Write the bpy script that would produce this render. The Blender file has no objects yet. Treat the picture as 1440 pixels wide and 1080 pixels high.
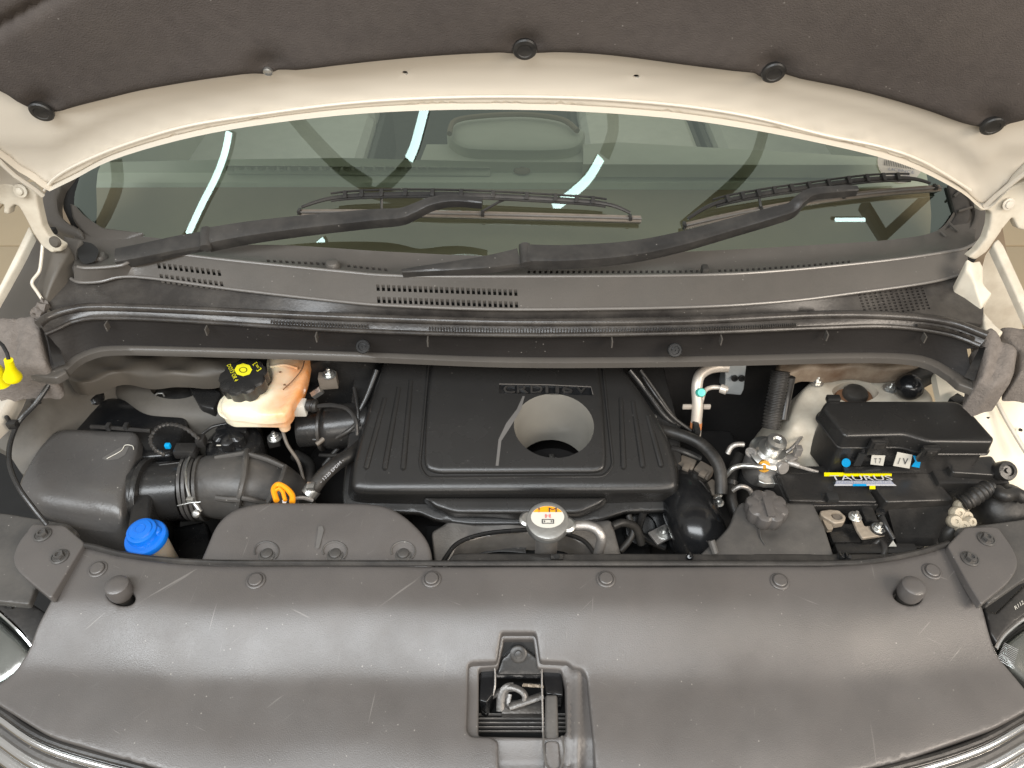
import bpy, bmesh, math, random
import numpy as np
from mathutils import Vector, Matrix, Quaternion
from mathutils.geometry import delaunay_2d_cdt
random.seed(7)
R = math.radians
sc = bpy.context.scene
COL = sc.collection

# ------------------------------------------------------------------ camera
TH = R(44.0); FP = 1048.0; CAM = Vector((0, 0, 2.0))
cam_d = bpy.data.cameras.new('camera'); cam = bpy.data.objects.new('camera', cam_d); COL.objects.link(cam)
cam.location = CAM; cam.rotation_euler = (R(90) - TH, 0, 0)
cam_d.sensor_width = 36.0; cam_d.lens = 36.0 * FP / 1440.0; cam_d.clip_start = 0.02; cam_d.clip_end = 200
sc.camera = cam

# ------------------------------------------------------------------ light
sc.view_settings.view_transform = 'Standard'; sc.view_settings.look = 'None'
sc.view_settings.exposure = 0.22; sc.view_settings.gamma = 1.0
w = bpy.data.worlds.new('World'); sc.world = w; w.use_nodes = True
bg = w.node_tree.nodes['Background']; bg.inputs[0].default_value = (0.84, 0.815, 0.765, 1); bg.inputs[1].default_value = 0.54

def area(name, loc, target, sx, sy, power, col):
    d = bpy.data.lights.new(name, 'AREA'); d.shape = 'RECTANGLE'; d.size = sx; d.size_y = sy
    d.energy = power; d.color = col
    o = bpy.data.objects.new(name, d); COL.objects.link(o); o.location = loc
    o.rotation_euler = (Vector(target) - Vector(loc)).to_track_quat('-Z', 'Y').to_euler()
    return o
kl = area('ceiling_light_cool', (-1.35, -0.68, 3.2), (-1.35, 0.4, 0), 3.4, 0.8, 94, (0.93, 0.97, 1.0)); kl.rotation_euler = (R(20), 0, 0)
area('ceiling_light_warm', (2.1, -0.7, 2.7), (0.7, 0.9, 1.0), 1.4, 1.0, 52, (1.0, 0.88, 0.75))
area('door_opening_light', (0.9, -3.0, 2.7), (0, 1.0, 1.5), 3.4, 0.9, 56, (1.0, 0.94, 0.86))

# ------------------------------------------------------------------ camera geometry: a pixel of the photo and a real height/distance give a point
def ray(px, py):
    u = (px - 720) / FP; v = (540 - py) / FP
    return Vector((u, math.cos(TH) + v * math.sin(TH), -math.sin(TH) + v * math.cos(TH)))
def Z(px, py, z):
    d = ray(px, py); return CAM + d * ((z - 2.0) / d.z)
def Y(px, py, y):
    d = ray(px, py); return CAM + d * (y / d.y)
def depth_of(P): return (Vector(P) - CAM).dot(Vector((0, math.cos(TH), -math.sin(TH))))
def zs(z): return lambda a, b: Z(a, b, z)
def ys(y): return lambda a, b: Y(a, b, y)
def plane(P, n):
    P = Vector(P); n = Vector(n).normalized()
    def S(a, b):
        d = ray(a, b); return CAM + d * ((P - CAM).dot(n) / d.dot(n))
    return S
def lin(L, x):
    if x <= L[0][0]: return L[0][1]
    for i in range(len(L) - 1):
        if x <= L[i + 1][0]:
            f = (x - L[i][0]) / (L[i + 1][0] - L[i][0]); return L[i][1] + f * (L[i + 1][1] - L[i][1])
    return L[-1][1]
def ruled(L1, z1, L2, z2):
    L1 = crom(L1, 6); L2 = crom(L2, 6)
    def S(a, b):
        t = lin(L1, a); u = lin(L2, a); f = (b - t) / max(u - t, 1e-3)
        return Z(a, b, z1 + (z2 - z1) * f)
    return S
def px2m(P, px): return px * depth_of(P) / FP

def crom(pts, n=6, closed=False):
    P = [Vector(p) for p in pts]; out = []; m = len(P)
    rng = range(m if closed else m - 1)
    for i in rng:
        if closed: a, b, c, d = P[(i-1) % m], P[i], P[(i+1) % m], P[(i+2) % m]
        else: a, b, c, d = P[max(i-1, 0)], P[i], P[i+1], P[min(i+2, m-1)]
        for k in range(n):
            t = k / n
            out.append(0.5 * ((2*b) + (c-a)*t + (2*a-5*b+4*c-d)*t*t + (3*b-3*c+d-a)*t**3))
    if not closed: out.append(P[-1])
    return out
def rnd(pts, r, n=5):
    out = []; m = len(pts)
    for i in range(m):
        a, b, c = Vector(pts[i-1][:2]), Vector(pts[i][:2]), Vector(pts[(i+1) % m][:2])
        rr = pts[i][2] if len(pts[i]) > 2 else r
        u = a - b; v = c - b
        ka = min(rr, u.length * .48); kc = min(rr, v.length * .48)
        if rr < 0.3: out.append(b); continue
        p = b + u.normalized() * ka; q = b + v.normalized() * kc
        for k in range(n + 1):
            t = k / n; out.append(p * (1-t)**2 + b * 2*t*(1-t) + q * t*t)
    return out
def ell(cx, cy, rx, ry, n=28, rot=0):
    return [Vector((cx + rx*math.cos(a)*math.cos(rot) - ry*math.sin(a)*math.sin(rot),
                    cy + rx*math.cos(a)*math.sin(rot) + ry*math.sin(a)*math.cos(rot))) for a in [2*math.pi*k/n for k in range(n)]]
def quad(x0, y0, x1, y1, sk=0): return [Vector((x0, y0)), Vector((x1, y0)), Vector((x1+sk, y1)), Vector((x0+sk, y1))]

# ------------------------------------------------------------------ materials
def mat(name, col, rough=0.5, metal=0.0, var=0.15, scale=25, bump=0.0, bscale=200, dust=0.0, dustcol=(0.42, 0.38, 0.33),
        scratch=0.0, coat=0.0, spec=0.5, sss=0.0, trans=0.0, rvar=0.12, speck=0.0):
    m = bpy.data.materials.new(name); m.use_nodes = True; nt = m.node_tree; N = nt.nodes; L = nt.links
    b = N['Principled BSDF']
    tc = N.new('ShaderNodeTexCoord')
    n1 = N.new('ShaderNodeTexNoise'); n1.inputs['Scale'].default_value = scale; n1.inputs['Detail'].default_value = 6
    L.new(tc.outputs['Object'], n1.inputs['Vector'])
    mx = N.new('ShaderNodeMix'); mx.data_type = 'RGBA'
    mx.inputs['A'].default_value = (*[c*(1-var) for c in col], 1); mx.inputs['B'].default_value = (*[min(1, c*(1+var)) for c in col], 1)
    L.new(n1.outputs['Fac'], mx.inputs['Factor'])
    cur = mx.outputs['Result']
    def blend(fac_socket, c):
        nonlocal cur
        q = N.new('ShaderNodeMix'); q.data_type = 'RGBA'; L.new(fac_socket, q.inputs['Factor'])
        L.new(cur, q.inputs['A']); q.inputs['B'].default_value = (*c, 1); cur = q.outputs['Result']
    if dust > 0:
        n2 = N.new('ShaderNodeTexNoise'); n2.inputs['Scale'].default_value = 9; n2.inputs['Detail'].default_value = 9; n2.inputs['Roughness'].default_value = .7
        L.new(tc.outputs['Object'], n2.inputs['Vector'])
        r = N.new('ShaderNodeMapRange'); r.inputs[1].default_value = .42; r.inputs[2].default_value = .75; r.inputs[4].default_value = dust
        L.new(n2.outputs['Fac'], r.inputs[0]); blend(r.outputs[0], dustcol)
    if speck > 0:
        v = N.new('ShaderNodeTexVoronoi'); v.inputs['Scale'].default_value = 75; L.new(tc.outputs['Object'], v.inputs['Vector'])
        r = N.new('ShaderNodeMapRange'); r.inputs[1].default_value = .10; r.inputs[2].default_value = .05; r.inputs[4].default_value = speck
        L.new(v.outputs['Distance'], r.inputs[0])
        n3 = N.new('ShaderNodeTexNoise'); n3.inputs['Scale'].default_value = 21; L.new(tc.outputs['Object'], n3.inputs['Vector'])
        r2 = N.new('ShaderNodeMapRange'); r2.inputs[1].default_value = .50; r2.inputs[2].default_value = .62; L.new(n3.outputs['Fac'], r2.inputs[0])
        mm = N.new('ShaderNodeMath'); mm.operation = 'MULTIPLY'; L.new(r.outputs[0], mm.inputs[0]); L.new(r2.outputs[0], mm.inputs[1])
        blend(mm.outputs[0], (0.5, 0.47, 0.43))
    if scratch > 0:
        for k, (ang, sc_) in enumerate(((0.7, 7), (-0.4, 9), (1.45, 6))):
            mp = N.new('ShaderNodeMapping'); mp.vector_type = 'TEXTURE'; mp.inputs['Rotation'].default_value = (0, 0, ang); mp.inputs['Scale'].default_value = (1/(sc_*.6), 1/(sc_*16), .25)
            L.new(tc.outputs['Object'], mp.inputs['Vector'])
            v = N.new('ShaderNodeTexNoise'); v.inputs['Scale'].default_value = 1.7; v.inputs['Detail'].default_value = 3; L.new(mp.outputs[0], v.inputs['Vector'])
            r = N.new('ShaderNodeMapRange'); r.inputs[1].default_value = .715; r.inputs[2].default_value = .76; r.inputs[4].default_value = scratch
            L.new(v.outputs['Fac'], r.inputs[0]); blend(r.outputs[0], (0.34, 0.32, 0.30))
    L.new(cur, b.inputs['Base Color'])
    b.inputs['Metallic'].default_value = metal
    rr = N.new('ShaderNodeMapRange'); rr.inputs[3].default_value = max(.02, rough-rvar); rr.inputs[4].default_value = min(1, rough+rvar)
    n4 = N.new('ShaderNodeTexNoise'); n4.inputs['Scale'].default_value = 14; n4.inputs['Detail'].default_value = 5; L.new(tc.outputs['Object'], n4.inputs['Vector'])
    L.new(n4.outputs['Fac'], rr.inputs[0]); L.new(rr.outputs[0], b.inputs['Roughness'])
    b.inputs['Specular IOR Level'].default_value = spec
    if coat: b.inputs['Coat Weight'].default_value = coat; b.inputs['Coat Roughness'].default_value = .08
    if sss: b.inputs['Subsurface Weight'].default_value = sss; b.inputs['Subsurface Radius'].default_value = (.02, .012, .006); b.inputs['Subsurface Scale'].default_value = .5
    if bump:
        n5 = N.new('ShaderNodeTexNoise'); n5.inputs['Scale'].default_value = bscale; n5.inputs['Detail'].default_value = 3; L.new(tc.outputs['Object'], n5.inputs['Vector'])
        bp = N.new('ShaderNodeBump'); bp.inputs['Strength'].default_value = bump; bp.inputs['Distance'].default_value = .002
        L.new(n5.outputs['Fac'], bp.inputs['Height']); L.new(bp.outputs[0], b.inputs['Normal'])
    return m
M = {}
M['paint'] = mat('cream_white_paint', (0.58, 0.53, 0.45), .38, var=.05, scale=6, coat=.15, rvar=.06)
M['paint_bay'] = mat('dusty_cream_paint', (0.64, 0.59, 0.49), .5, var=.14, scale=14, bump=.15, bscale=50, dust=.5, dustcol=(.26, .19, .12), rvar=.1)
M['paint_shaded'] = mat('shaded_grimy_cream_paint', (0.125, 0.115, 0.10), .6, var=.35, scale=9, dust=.8, dustcol=(.055, .05, .043), rvar=.1)  # cream paint darkened for the shade on the left side, plus random grime
M['rusty_paint'] = mat('rust_streaked_paint', (0.30, 0.25, 0.19), .6, var=.45, scale=26, dust=.95, dustcol=(.10, .05, .025))
M['block'] = mat('satin_alloy_block', (0.50, 0.53, 0.54), .4, metal=.3, var=.1, scale=60, bump=.2)
M['tape'] = mat('orange_pipe_tape', (0.50, 0.19, 0.07), .6, var=.3, scale=120)
M['sealed_shaded'] = mat('shaded_sealed_paint', (0.085, 0.075, 0.062), .55, var=.2, scale=18, dust=.4, dustcol=(.10, .08, .06))  # body paint darkened to stand for shade in hinge well and gutter
M['railface'] = mat('matt_black_rail_plastic', (0.017, 0.015, 0.014), .5, var=.15, scale=14, bump=.15, spec=.3, speck=.3)
M['steel'] = mat('greasy_latch_steel', (0.16, 0.155, 0.15), .38, metal=.7, var=.4, scale=90, bump=.4, dust=.6, dustcol=(.05, .035, .02))
M['airlid'] = mat('dusty_air_box_plastic', (0.075, 0.072, 0.070), .27, var=.2, scale=12, bump=.12, dust=.35, dustcol=(.09, .08, .07), speck=.6)
M['paint_lit'] = mat('inner_wing_cream_paint', (0.76, 0.70, 0.57), .42, var=.06, scale=12, bump=.08, bscale=60, dust=.12, dustcol=(.40, .30, .20))  # clean cream paint, lightened for the light falling on the right wing
M['wornbolt'] = mat('worn_grey_bolt', (0.13, 0.125, 0.12), .32, metal=.6, var=.3, scale=90, bump=.1)
M['pad'] = mat('bonnet_felt', (0.068, 0.058, 0.053), .94, var=.2, scale=60, bump=.45, bscale=500, dust=.16, dustcol=(.13, .11, .09), spec=.25, speck=.25)
M['panel'] = mat('weathered_grey_plastic', (0.088, 0.081, 0.077), .37, var=.16, scale=7, bump=.18, bscale=700, dust=.45, dustcol=(.115, .103, .095), scratch=.28, speck=.4, rvar=.17, spec=.75)
M['cowl_dark'] = mat('shaded_cowl_plastic', (0.028, 0.025, 0.023), .36, var=.15, scale=12, bump=.15, dust=.15, speck=.4)  # same cowl plastic, darkened to paint the shade on the steep lower panel
M['cowl'] = mat('faded_lit_cowl_plastic', (0.082, 0.075, 0.067), .36, var=.15, scale=12, bump=.2, bscale=800, dust=.22, dustcol=(.14, .12, .105), speck=.3)  # faded plastic, base also raised to paint the light on the fascia
M['cover'] = mat('engine_cover_plastic', (0.0185, 0.0180, 0.0175), .27, var=.12, scale=14, bump=.14, bscale=900, spec=.5, speck=.2, rvar=.05)
M['black'] = mat('satin_black_plastic', (0.018, 0.0178, 0.0178), .28, var=.25, scale=16, bump=.12, dust=.22, dustcol=(.075, .065, .055), speck=.3)
M['gloss'] = mat('glossy_black_plastic', (0.009, 0.0095, 0.0105), .20, var=.2, scale=20, dust=.04, speck=.25)
M['grey'] = mat('mid_grey_plastic', (0.060, 0.057, 0.054), .42, var=.12, scale=10, bump=.15, dust=.12, speck=.5)
M['dgrey'] = mat('dark_grey_plastic', (0.022, 0.0208, 0.020), .34, var=.15, scale=12, bump=.12, dust=.10, speck=.4)
M['rubber'] = mat('black_rubber', (0.012, 0.0115, 0.011), .48, var=.25, scale=30, bump=.2, dust=.12)
M['trim'] = mat('pale_highlight_plastic', (0.13, 0.12, 0.11), .26, var=.15, rvar=.05, spec=.8)  # pale grey paints highlights onto edges; also used for lettering and wiper spline
M['blade'] = mat('weathered_blade_holder', (0.16, 0.135, 0.11), .4, var=.3, scale=80)
M['seal'] = mat('rubber_seal', (0.024, 0.021, 0.019), .27, var=.15, scale=40, bump=.15, dust=.15)
M['void'] = mat('grimy_engine_metal', (0.016, 0.015, 0.015), .65, var=.5, scale=14, bump=.4, bscale=60, dust=.15, dustcol=(.06, .05, .04))
M['firewall'] = mat('black_sound_deadening', (0.014, 0.013, 0.013), .75, var=.3, scale=10, bump=.4, bscale=90)
M['metal'] = mat('zinc_plated_steel', (0.55, 0.55, 0.53), .32, metal=.9, var=.15, scale=60, bump=.1)
M['alu'] = mat('cast_aluminium', (0.42, 0.40, 0.38), .45, metal=.75, var=.25, scale=50, bump=.4, bscale=300, dust=.25, dustcol=(.12, .10, .08))
M['pipe'] = mat('dusty_aluminium_pipe', (0.58, 0.53, 0.47), .42, metal=.35, var=.2, scale=30, dust=.3, dustcol=(.45, .30, .2))
M['chrome'] = mat('bright_chrome', (0.78, 0.78, 0.78), .12, metal=1.0, var=.05, rvar=.05)
M['blue'] = mat('blue_plastic', (0.004, 0.14, 0.60), .28, var=.12, scale=18, coat=.2)
M['orange'] = mat('orange_plastic', (0.95, 0.36, 0.01), .4, var=.06)
M['yellow'] = mat('yellow_plastic', (0.85, 0.72, 0.0), .38, var=.06)
M['yprint'] = mat('yellow_print', (0.75, 0.70, 0.02), .5, var=.05)
M['wprint'] = mat('white_print', (0.50, 0.50, 0.52), .5, var=.10)
M['greyprint'] = mat('grey_print', (0.30, 0.32, 0.40), .5, var=.2, scale=300)
M['label'] = mat('paper_label', (0.60, 0.58, 0.52), .55, var=.06)
M['print'] = mat('black_print', (0.04, 0.04, 0.045), .5)
M['redprint'] = mat('red_print', (0.65, 0.03, 0.04), .5)
M['sblue'] = mat('blue_sticker', (0.0, 0.32, 0.68), .4)
M['teal'] = mat('teal_cap', (0.10, 0.62, 0.50), .35)
M['amber'] = mat('brass_banjo', (0.65, 0.33, 0.04), .35, metal=.6)
M['taped'] = mat('crusty_cream_connector', (0.48, 0.42, 0.32), .6, var=.3, scale=70, bump=.8, bscale=120)
M['beige'] = mat('grimy_beige_metal', (0.40, 0.34, 0.27), .5, metal=.3, var=.3, scale=60, bump=.6, bscale=150)
M['plug'] = mat('grey_brown_connector', (0.13, 0.11, 0.09), .5, var=.2, dust=.2)
M['foam'] = mat('grey_foam', (0.17, 0.15, 0.135), .95, var=.3, scale=90, bump=1.0, bscale=260, spec=.1)
M['neck'] = mat('stained_translucent_plastic', (0.48, 0.42, 0.34), .4, var=.1, sss=.3)
M['rust'] = mat('rusty_steel', (0.20, 0.10, 0.05), .75, var=.5, scale=60, bump=.5)
M['funnel'] = mat('satin_grey_funnel', (0.34, 0.325, 0.29), .18, metal=.4, var=.2, scale=12, dust=.2, rvar=.05)
M['dash'] = mat('dashboard_dark', (0.24, 0.18, 0.12), .6, var=.1)
M['dash2'] = mat('dashboard_grey', (0.50, 0.50, 0.42), .6, var=.08)
M['seat'] = mat('grey_seat_cloth', (0.62, 0.62, 0.56), .8, var=.1, bump=.4)
M['seat2'] = mat('dark_seat_trim', (0.10, 0.10, 0.09), .7)
M['floor'] = mat('beige_tile', (0.62, 0.50, 0.33), .5, var=.08, scale=3)
M['ground'] = mat('concrete_grout', (0.28, 0.23, 0.16), .8, var=.2, scale=5)
M['dark'] = mat('dark_underbody', (0.012, 0.012, 0.012), .8)
M['beam'] = mat('dark_roof_beam', (0.02, 0.022, 0.024), .7)
M['lens'] = mat('headlamp_lens', (0.30, 0.29, 0.27), .22, metal=.7, var=.2, scale=14, coat=1)
M['film'] = mat('scuffed_film', (0.11, 0.105, 0.10), .45, var=.2)
# reservoir: milky plastic with brown fluid behind its right side
def reservoir_mat():
    m = mat('milky_reservoir_plastic', (0.90, 0.82, 0.62), .3, var=.05, sss=.08); nt = m.node_tree; N = nt.nodes; L = nt.links
    b = N['Principled BSDF']; prev = b.inputs['Base Color'].links[0].from_socket
    g = N.new('ShaderNodeNewGeometry'); s = N.new('ShaderNodeSeparateXYZ'); L.new(g.outputs['Position'], s.inputs[0])
    n = N.new('ShaderNodeTexNoise'); n.inputs['Scale'].default_value = 22; n.inputs['Detail'].default_value = 3; L.new(g.outputs['Position'], n.inputs['Vector'])
    a = N.new('ShaderNodeMath'); a.operation = 'MULTIPLY_ADD'; a.inputs[1].default_value = .10; L.new(n.outputs['Fac'], a.inputs[0]); L.new(s.outputs['X'], a.inputs[2])
    r = N.new('ShaderNodeMapRange'); r.inputs[1].default_value = -.415; r.inputs[2].default_value = -.335; r.inputs[4].default_value = .95; L.new(a.outputs[0], r.inputs[0])
    q = N.new('ShaderNodeMix'); q.data_type = 'RGBA'; L.new(r.outputs[0], q.inputs['Factor']); L.new(prev, q.inputs['A']); q.inputs['B'].default_value = (.78, .25, .025, 1)
    L.new(q.outputs['Result'], b.inputs['Base Color']); return m
M['reservoir'] = reservoir_mat()
def emit_mat(name, col, s):
    m = bpy.data.materials.new(name); m.use_nodes = True; nt = m.node_tree
    b = nt.nodes['Principled BSDF']; b.inputs['Emission Color'].default_value = (*col, 1); b.inputs['Emission Strength'].default_value = s
    return m
M['tube_light'] = emit_mat('lit_tube', (0.80, 0.97, 1.0), 5)
def glass_mat(name, tint, refl_rough=0.02, extra=1.0):
    m = bpy.data.materials.new(name); m.use_nodes = True; nt = m.node_tree; N = nt.nodes; L = nt.links; N.clear()
    out = N.new('ShaderNodeOutputMaterial'); mixs = N.new('ShaderNodeMixShader')
    t = N.new('ShaderNodeBsdfTransparent'); t.inputs[0].default_value = (*tint, 1)
    g = N.new('ShaderNodeBsdfGlossy'); g.inputs['Color'].default_value = (.84, 1, .93, 1); g.inputs['Roughness'].default_value = refl_rough
    f = N.new('ShaderNodeFresnel'); f.inputs[0].default_value = 1.52
    mu = N.new('ShaderNodeMath'); mu.operation = 'MULTIPLY'; mu.inputs[1].default_value = extra; mu.use_clamp = True
    L.new(f.outputs[0], mu.inputs[0]); L.new(mu.outputs[0], mixs.inputs[0]); L.new(t.outputs[0], mixs.inputs[1]); L.new(g.outputs[0], mixs.inputs[2])
    L.new(mixs.outputs[0], out.inputs[0]); return m
M['glass'] = glass_mat('green_tinted_glass', (0.70, 0.79, 0.71), 0.012, 4.0)
M['clear'] = glass_mat('clear_lens_glass', (0.85, 0.85, 0.85), 0.05, 2.0)

# ------------------------------------------------------------------ scene graph helpers
def tag(o, label, cat, group=None, kind=None):
    if label: o['label'] = label
    if cat: o['category'] = cat
    if group: o['group'] = group
    if kind: o['kind'] = kind
    return o
def thing(name, label, cat, loc, group=None):
    o = bpy.data.objects.new(name, None); o.empty_display_size = .05; COL.objects.link(o); o.location = loc
    o['_loc'] = tuple(loc)
    del o['_loc']
    ORG[o] = Vector(loc)
    return tag(o, label, cat, group)
ORG = {}
class MB:
    def __init__(s): s.v = []; s.f = []
    def add(s, v, f):
        o = len(s.v); s.v += [Vector(p) for p in v]; s.f += [tuple(i + o for i in q) for q in f]; return s
    def box(s, c, size, rot=None):
        c = Vector(c); h = Vector(size) / 2; vs = []
        for x in (-1, 1):
            for y in (-1, 1):
                for z in (-1, 1):
                    p = Vector((x*h.x, y*h.y, z*h.z))
                    if rot: p = rot @ p
                    vs.append(c + p)
        return s.add(vs, [(0,1,3,2), (4,6,7,5), (0,4,5,1), (2,3,7,6), (0,2,6,4), (1,5,7,3)])
    def tube(s, path, r, n=10, closed=False, cap=True, flat=None):
        P = [Vector(p) for p in path]; m = len(P); vs = []; fs = []
        prev = None
        for i in range(m):
            if closed: t = P[(i+1) % m] - P[i-1]
            else: t = P[min(i+1, m-1)] - P[max(i-1, 0)]
            t.normalize()
            if prev is None:
                a = Vector((0, 0, 1)) if abs(t.z) < .9 else Vector((1, 0, 0)); nrm = (a - t * a.dot(t)).normalized()
            else: nrm = (prev - t * prev.dot(t)).normalized()
            prev = nrm; bn = t.cross(nrm)
            rr = r(i / max(1, m-1)) if callable(r) else r
            for k in range(n):
                a = 2*math.pi*k/n; fl = flat or 1
                vs.append(P[i] + nrm * math.cos(a) * rr * fl + bn * math.sin(a) * rr)
        for i in range(m if closed else m - 1):
            j = (i+1) % m
            for k in range(n):
                k2 = (k+1) % n; fs.append((i*n+k, i*n+k2, j*n+k2, j*n+k))
        if cap and not closed: fs.append(tuple(range(n))[::-1]); fs.append(tuple((m-1)*n + k for k in range(n)))
        return s.add(vs, fs)
    def lathe(s, prof, o=(0,0,0), ax=(0,0,1), n=28, lobes=0, amp=0, lob_from=0):
        o = Vector(o); q = Vector((0,0,1)).rotation_difference(Vector(ax).normalized()); vs = []; fs = []
        for j, (r, h) in enumerate(prof):
            for k in range(n):
                a = 2*math.pi*k/n; rr = r * (1 - amp * (0.5 + 0.5*math.cos(a*lobes))**3) if lobes and r >= lob_from else r
                vs.append(o + q @ Vector((rr*math.cos(a), rr*math.sin(a), h)))
        for j in range(len(prof) - 1):
            for k in range(n):
                k2 = (k+1) % n; fs.append((j*n+k, j*n+k2, (j+1)*n+k2, (j+1)*n+k))
        if prof[0][0] > 1e-6: fs.append(tuple(range(n))[::-1])
        if prof[-1][0] > 1e-6: fs.append(tuple((len(prof)-1)*n + k for k in range(n)))
        return s.add(vs, fs)
    def prism(s, poly, z0, z1):          # poly: xy world points
        n = len(poly)
        vs = [Vector((p[0], p[1], z0)) for p in poly] + [Vector((p[0], p[1], z1)) for p in poly]
        fs = [tuple(range(n))[::-1], tuple(range(n, 2*n))] + [(i, (i+1) % n, n+(i+1) % n, n+i) for i in range(n)]
        return s.add(vs, fs)
def make(name, mb, m, parent=None, bevel=0, ang=35, loc=None, seg=2, rotq=None, mesh=None, label=None):
    """link a mesh; vertices are world coordinates unless loc is given (then local)"""
    if mesh is None:
        me = bpy.data.meshes.new(name)
        root = parent
        while root is not None and root.parent is not None: root = root.parent
        org = ORG.get(root, Vector()) if loc is None else Vector()
        me.from_pydata([tuple(v - org) for v in mb.v], [], mb.f); me.validate()
        bm = bmesh.new(); bm.from_mesh(me)
        bmesh.ops.remove_doubles(bm, verts=bm.verts, dist=1e-6)
        bmesh.ops.recalc_face_normals(bm, faces=bm.faces)
        if bevel:
            es = [e for e in bm.edges if len(e.link_faces) == 2 and e.calc_face_angle(0) > R(28)]
            bmesh.ops.bevel(bm, geom=es, offset=bevel, segments=seg, profile=.6, affect='EDGES', clamp_overlap=True)
        bm.to_mesh(me); bm.free()
        me.materials.append(m if not isinstance(m, str) else M[m])
        me.shade_smooth(); me.set_sharp_from_angle(angle=R(ang))
    else: me = mesh
    o = bpy.data.objects.new(name, me); COL.objects.link(o)
    if parent is not None: o.parent = parent
    if loc is not None:
        root = parent
        while root is not None and root.parent is not None: root = root.parent
        o.location = Vector(loc) - ORG.get(root, Vector())
        if parent is not None and parent.type == 'MESH' and parent.location.length > 1e-9: o.location = o.location - parent.location
        if rotq is not None: o.rotation_mode = 'QUATERNION'; o.rotation_quaternion = rotq
    if label: o['label'] = label
    return o

def inside(poly, pts):
    x = pts[:, 0]; y = pts[:, 1]; r = np.zeros(len(pts), bool); P = np.array(poly); j = len(P) - 1
    for i in range(len(P)):
        xi, yi = P[i]; xj, yj = P[j]
        c = ((yi > y) != (yj > y)) & (x < (xj - xi) * (y - yi) / ((yj - yi) + 1e-12) + xi); r ^= c; j = i
    return r
def dist_poly(poly, pts):
    P = np.array(poly); d = np.full(len(pts), 1e9)
    for i in range(len(P)):
        a = P[i-1]; b = P[i]; ab = b - a; L = max((ab**2).sum(), 1e-9)
        t = np.clip(((pts - a) @ ab) / L, 0, 1); q = a + t[:, None] * ab
        d = np.minimum(d, np.hypot(*(pts - q).T))
    return d
def densify(poly, step):
    out = []
    for i in range(len(poly)):
        a = Vector(poly[i]); b = Vector(poly[(i+1) % len(poly)]); n = max(1, int((b-a).length / step))
        for k in range(n): out.append(a + (b-a) * (k/n))
    return out
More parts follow.
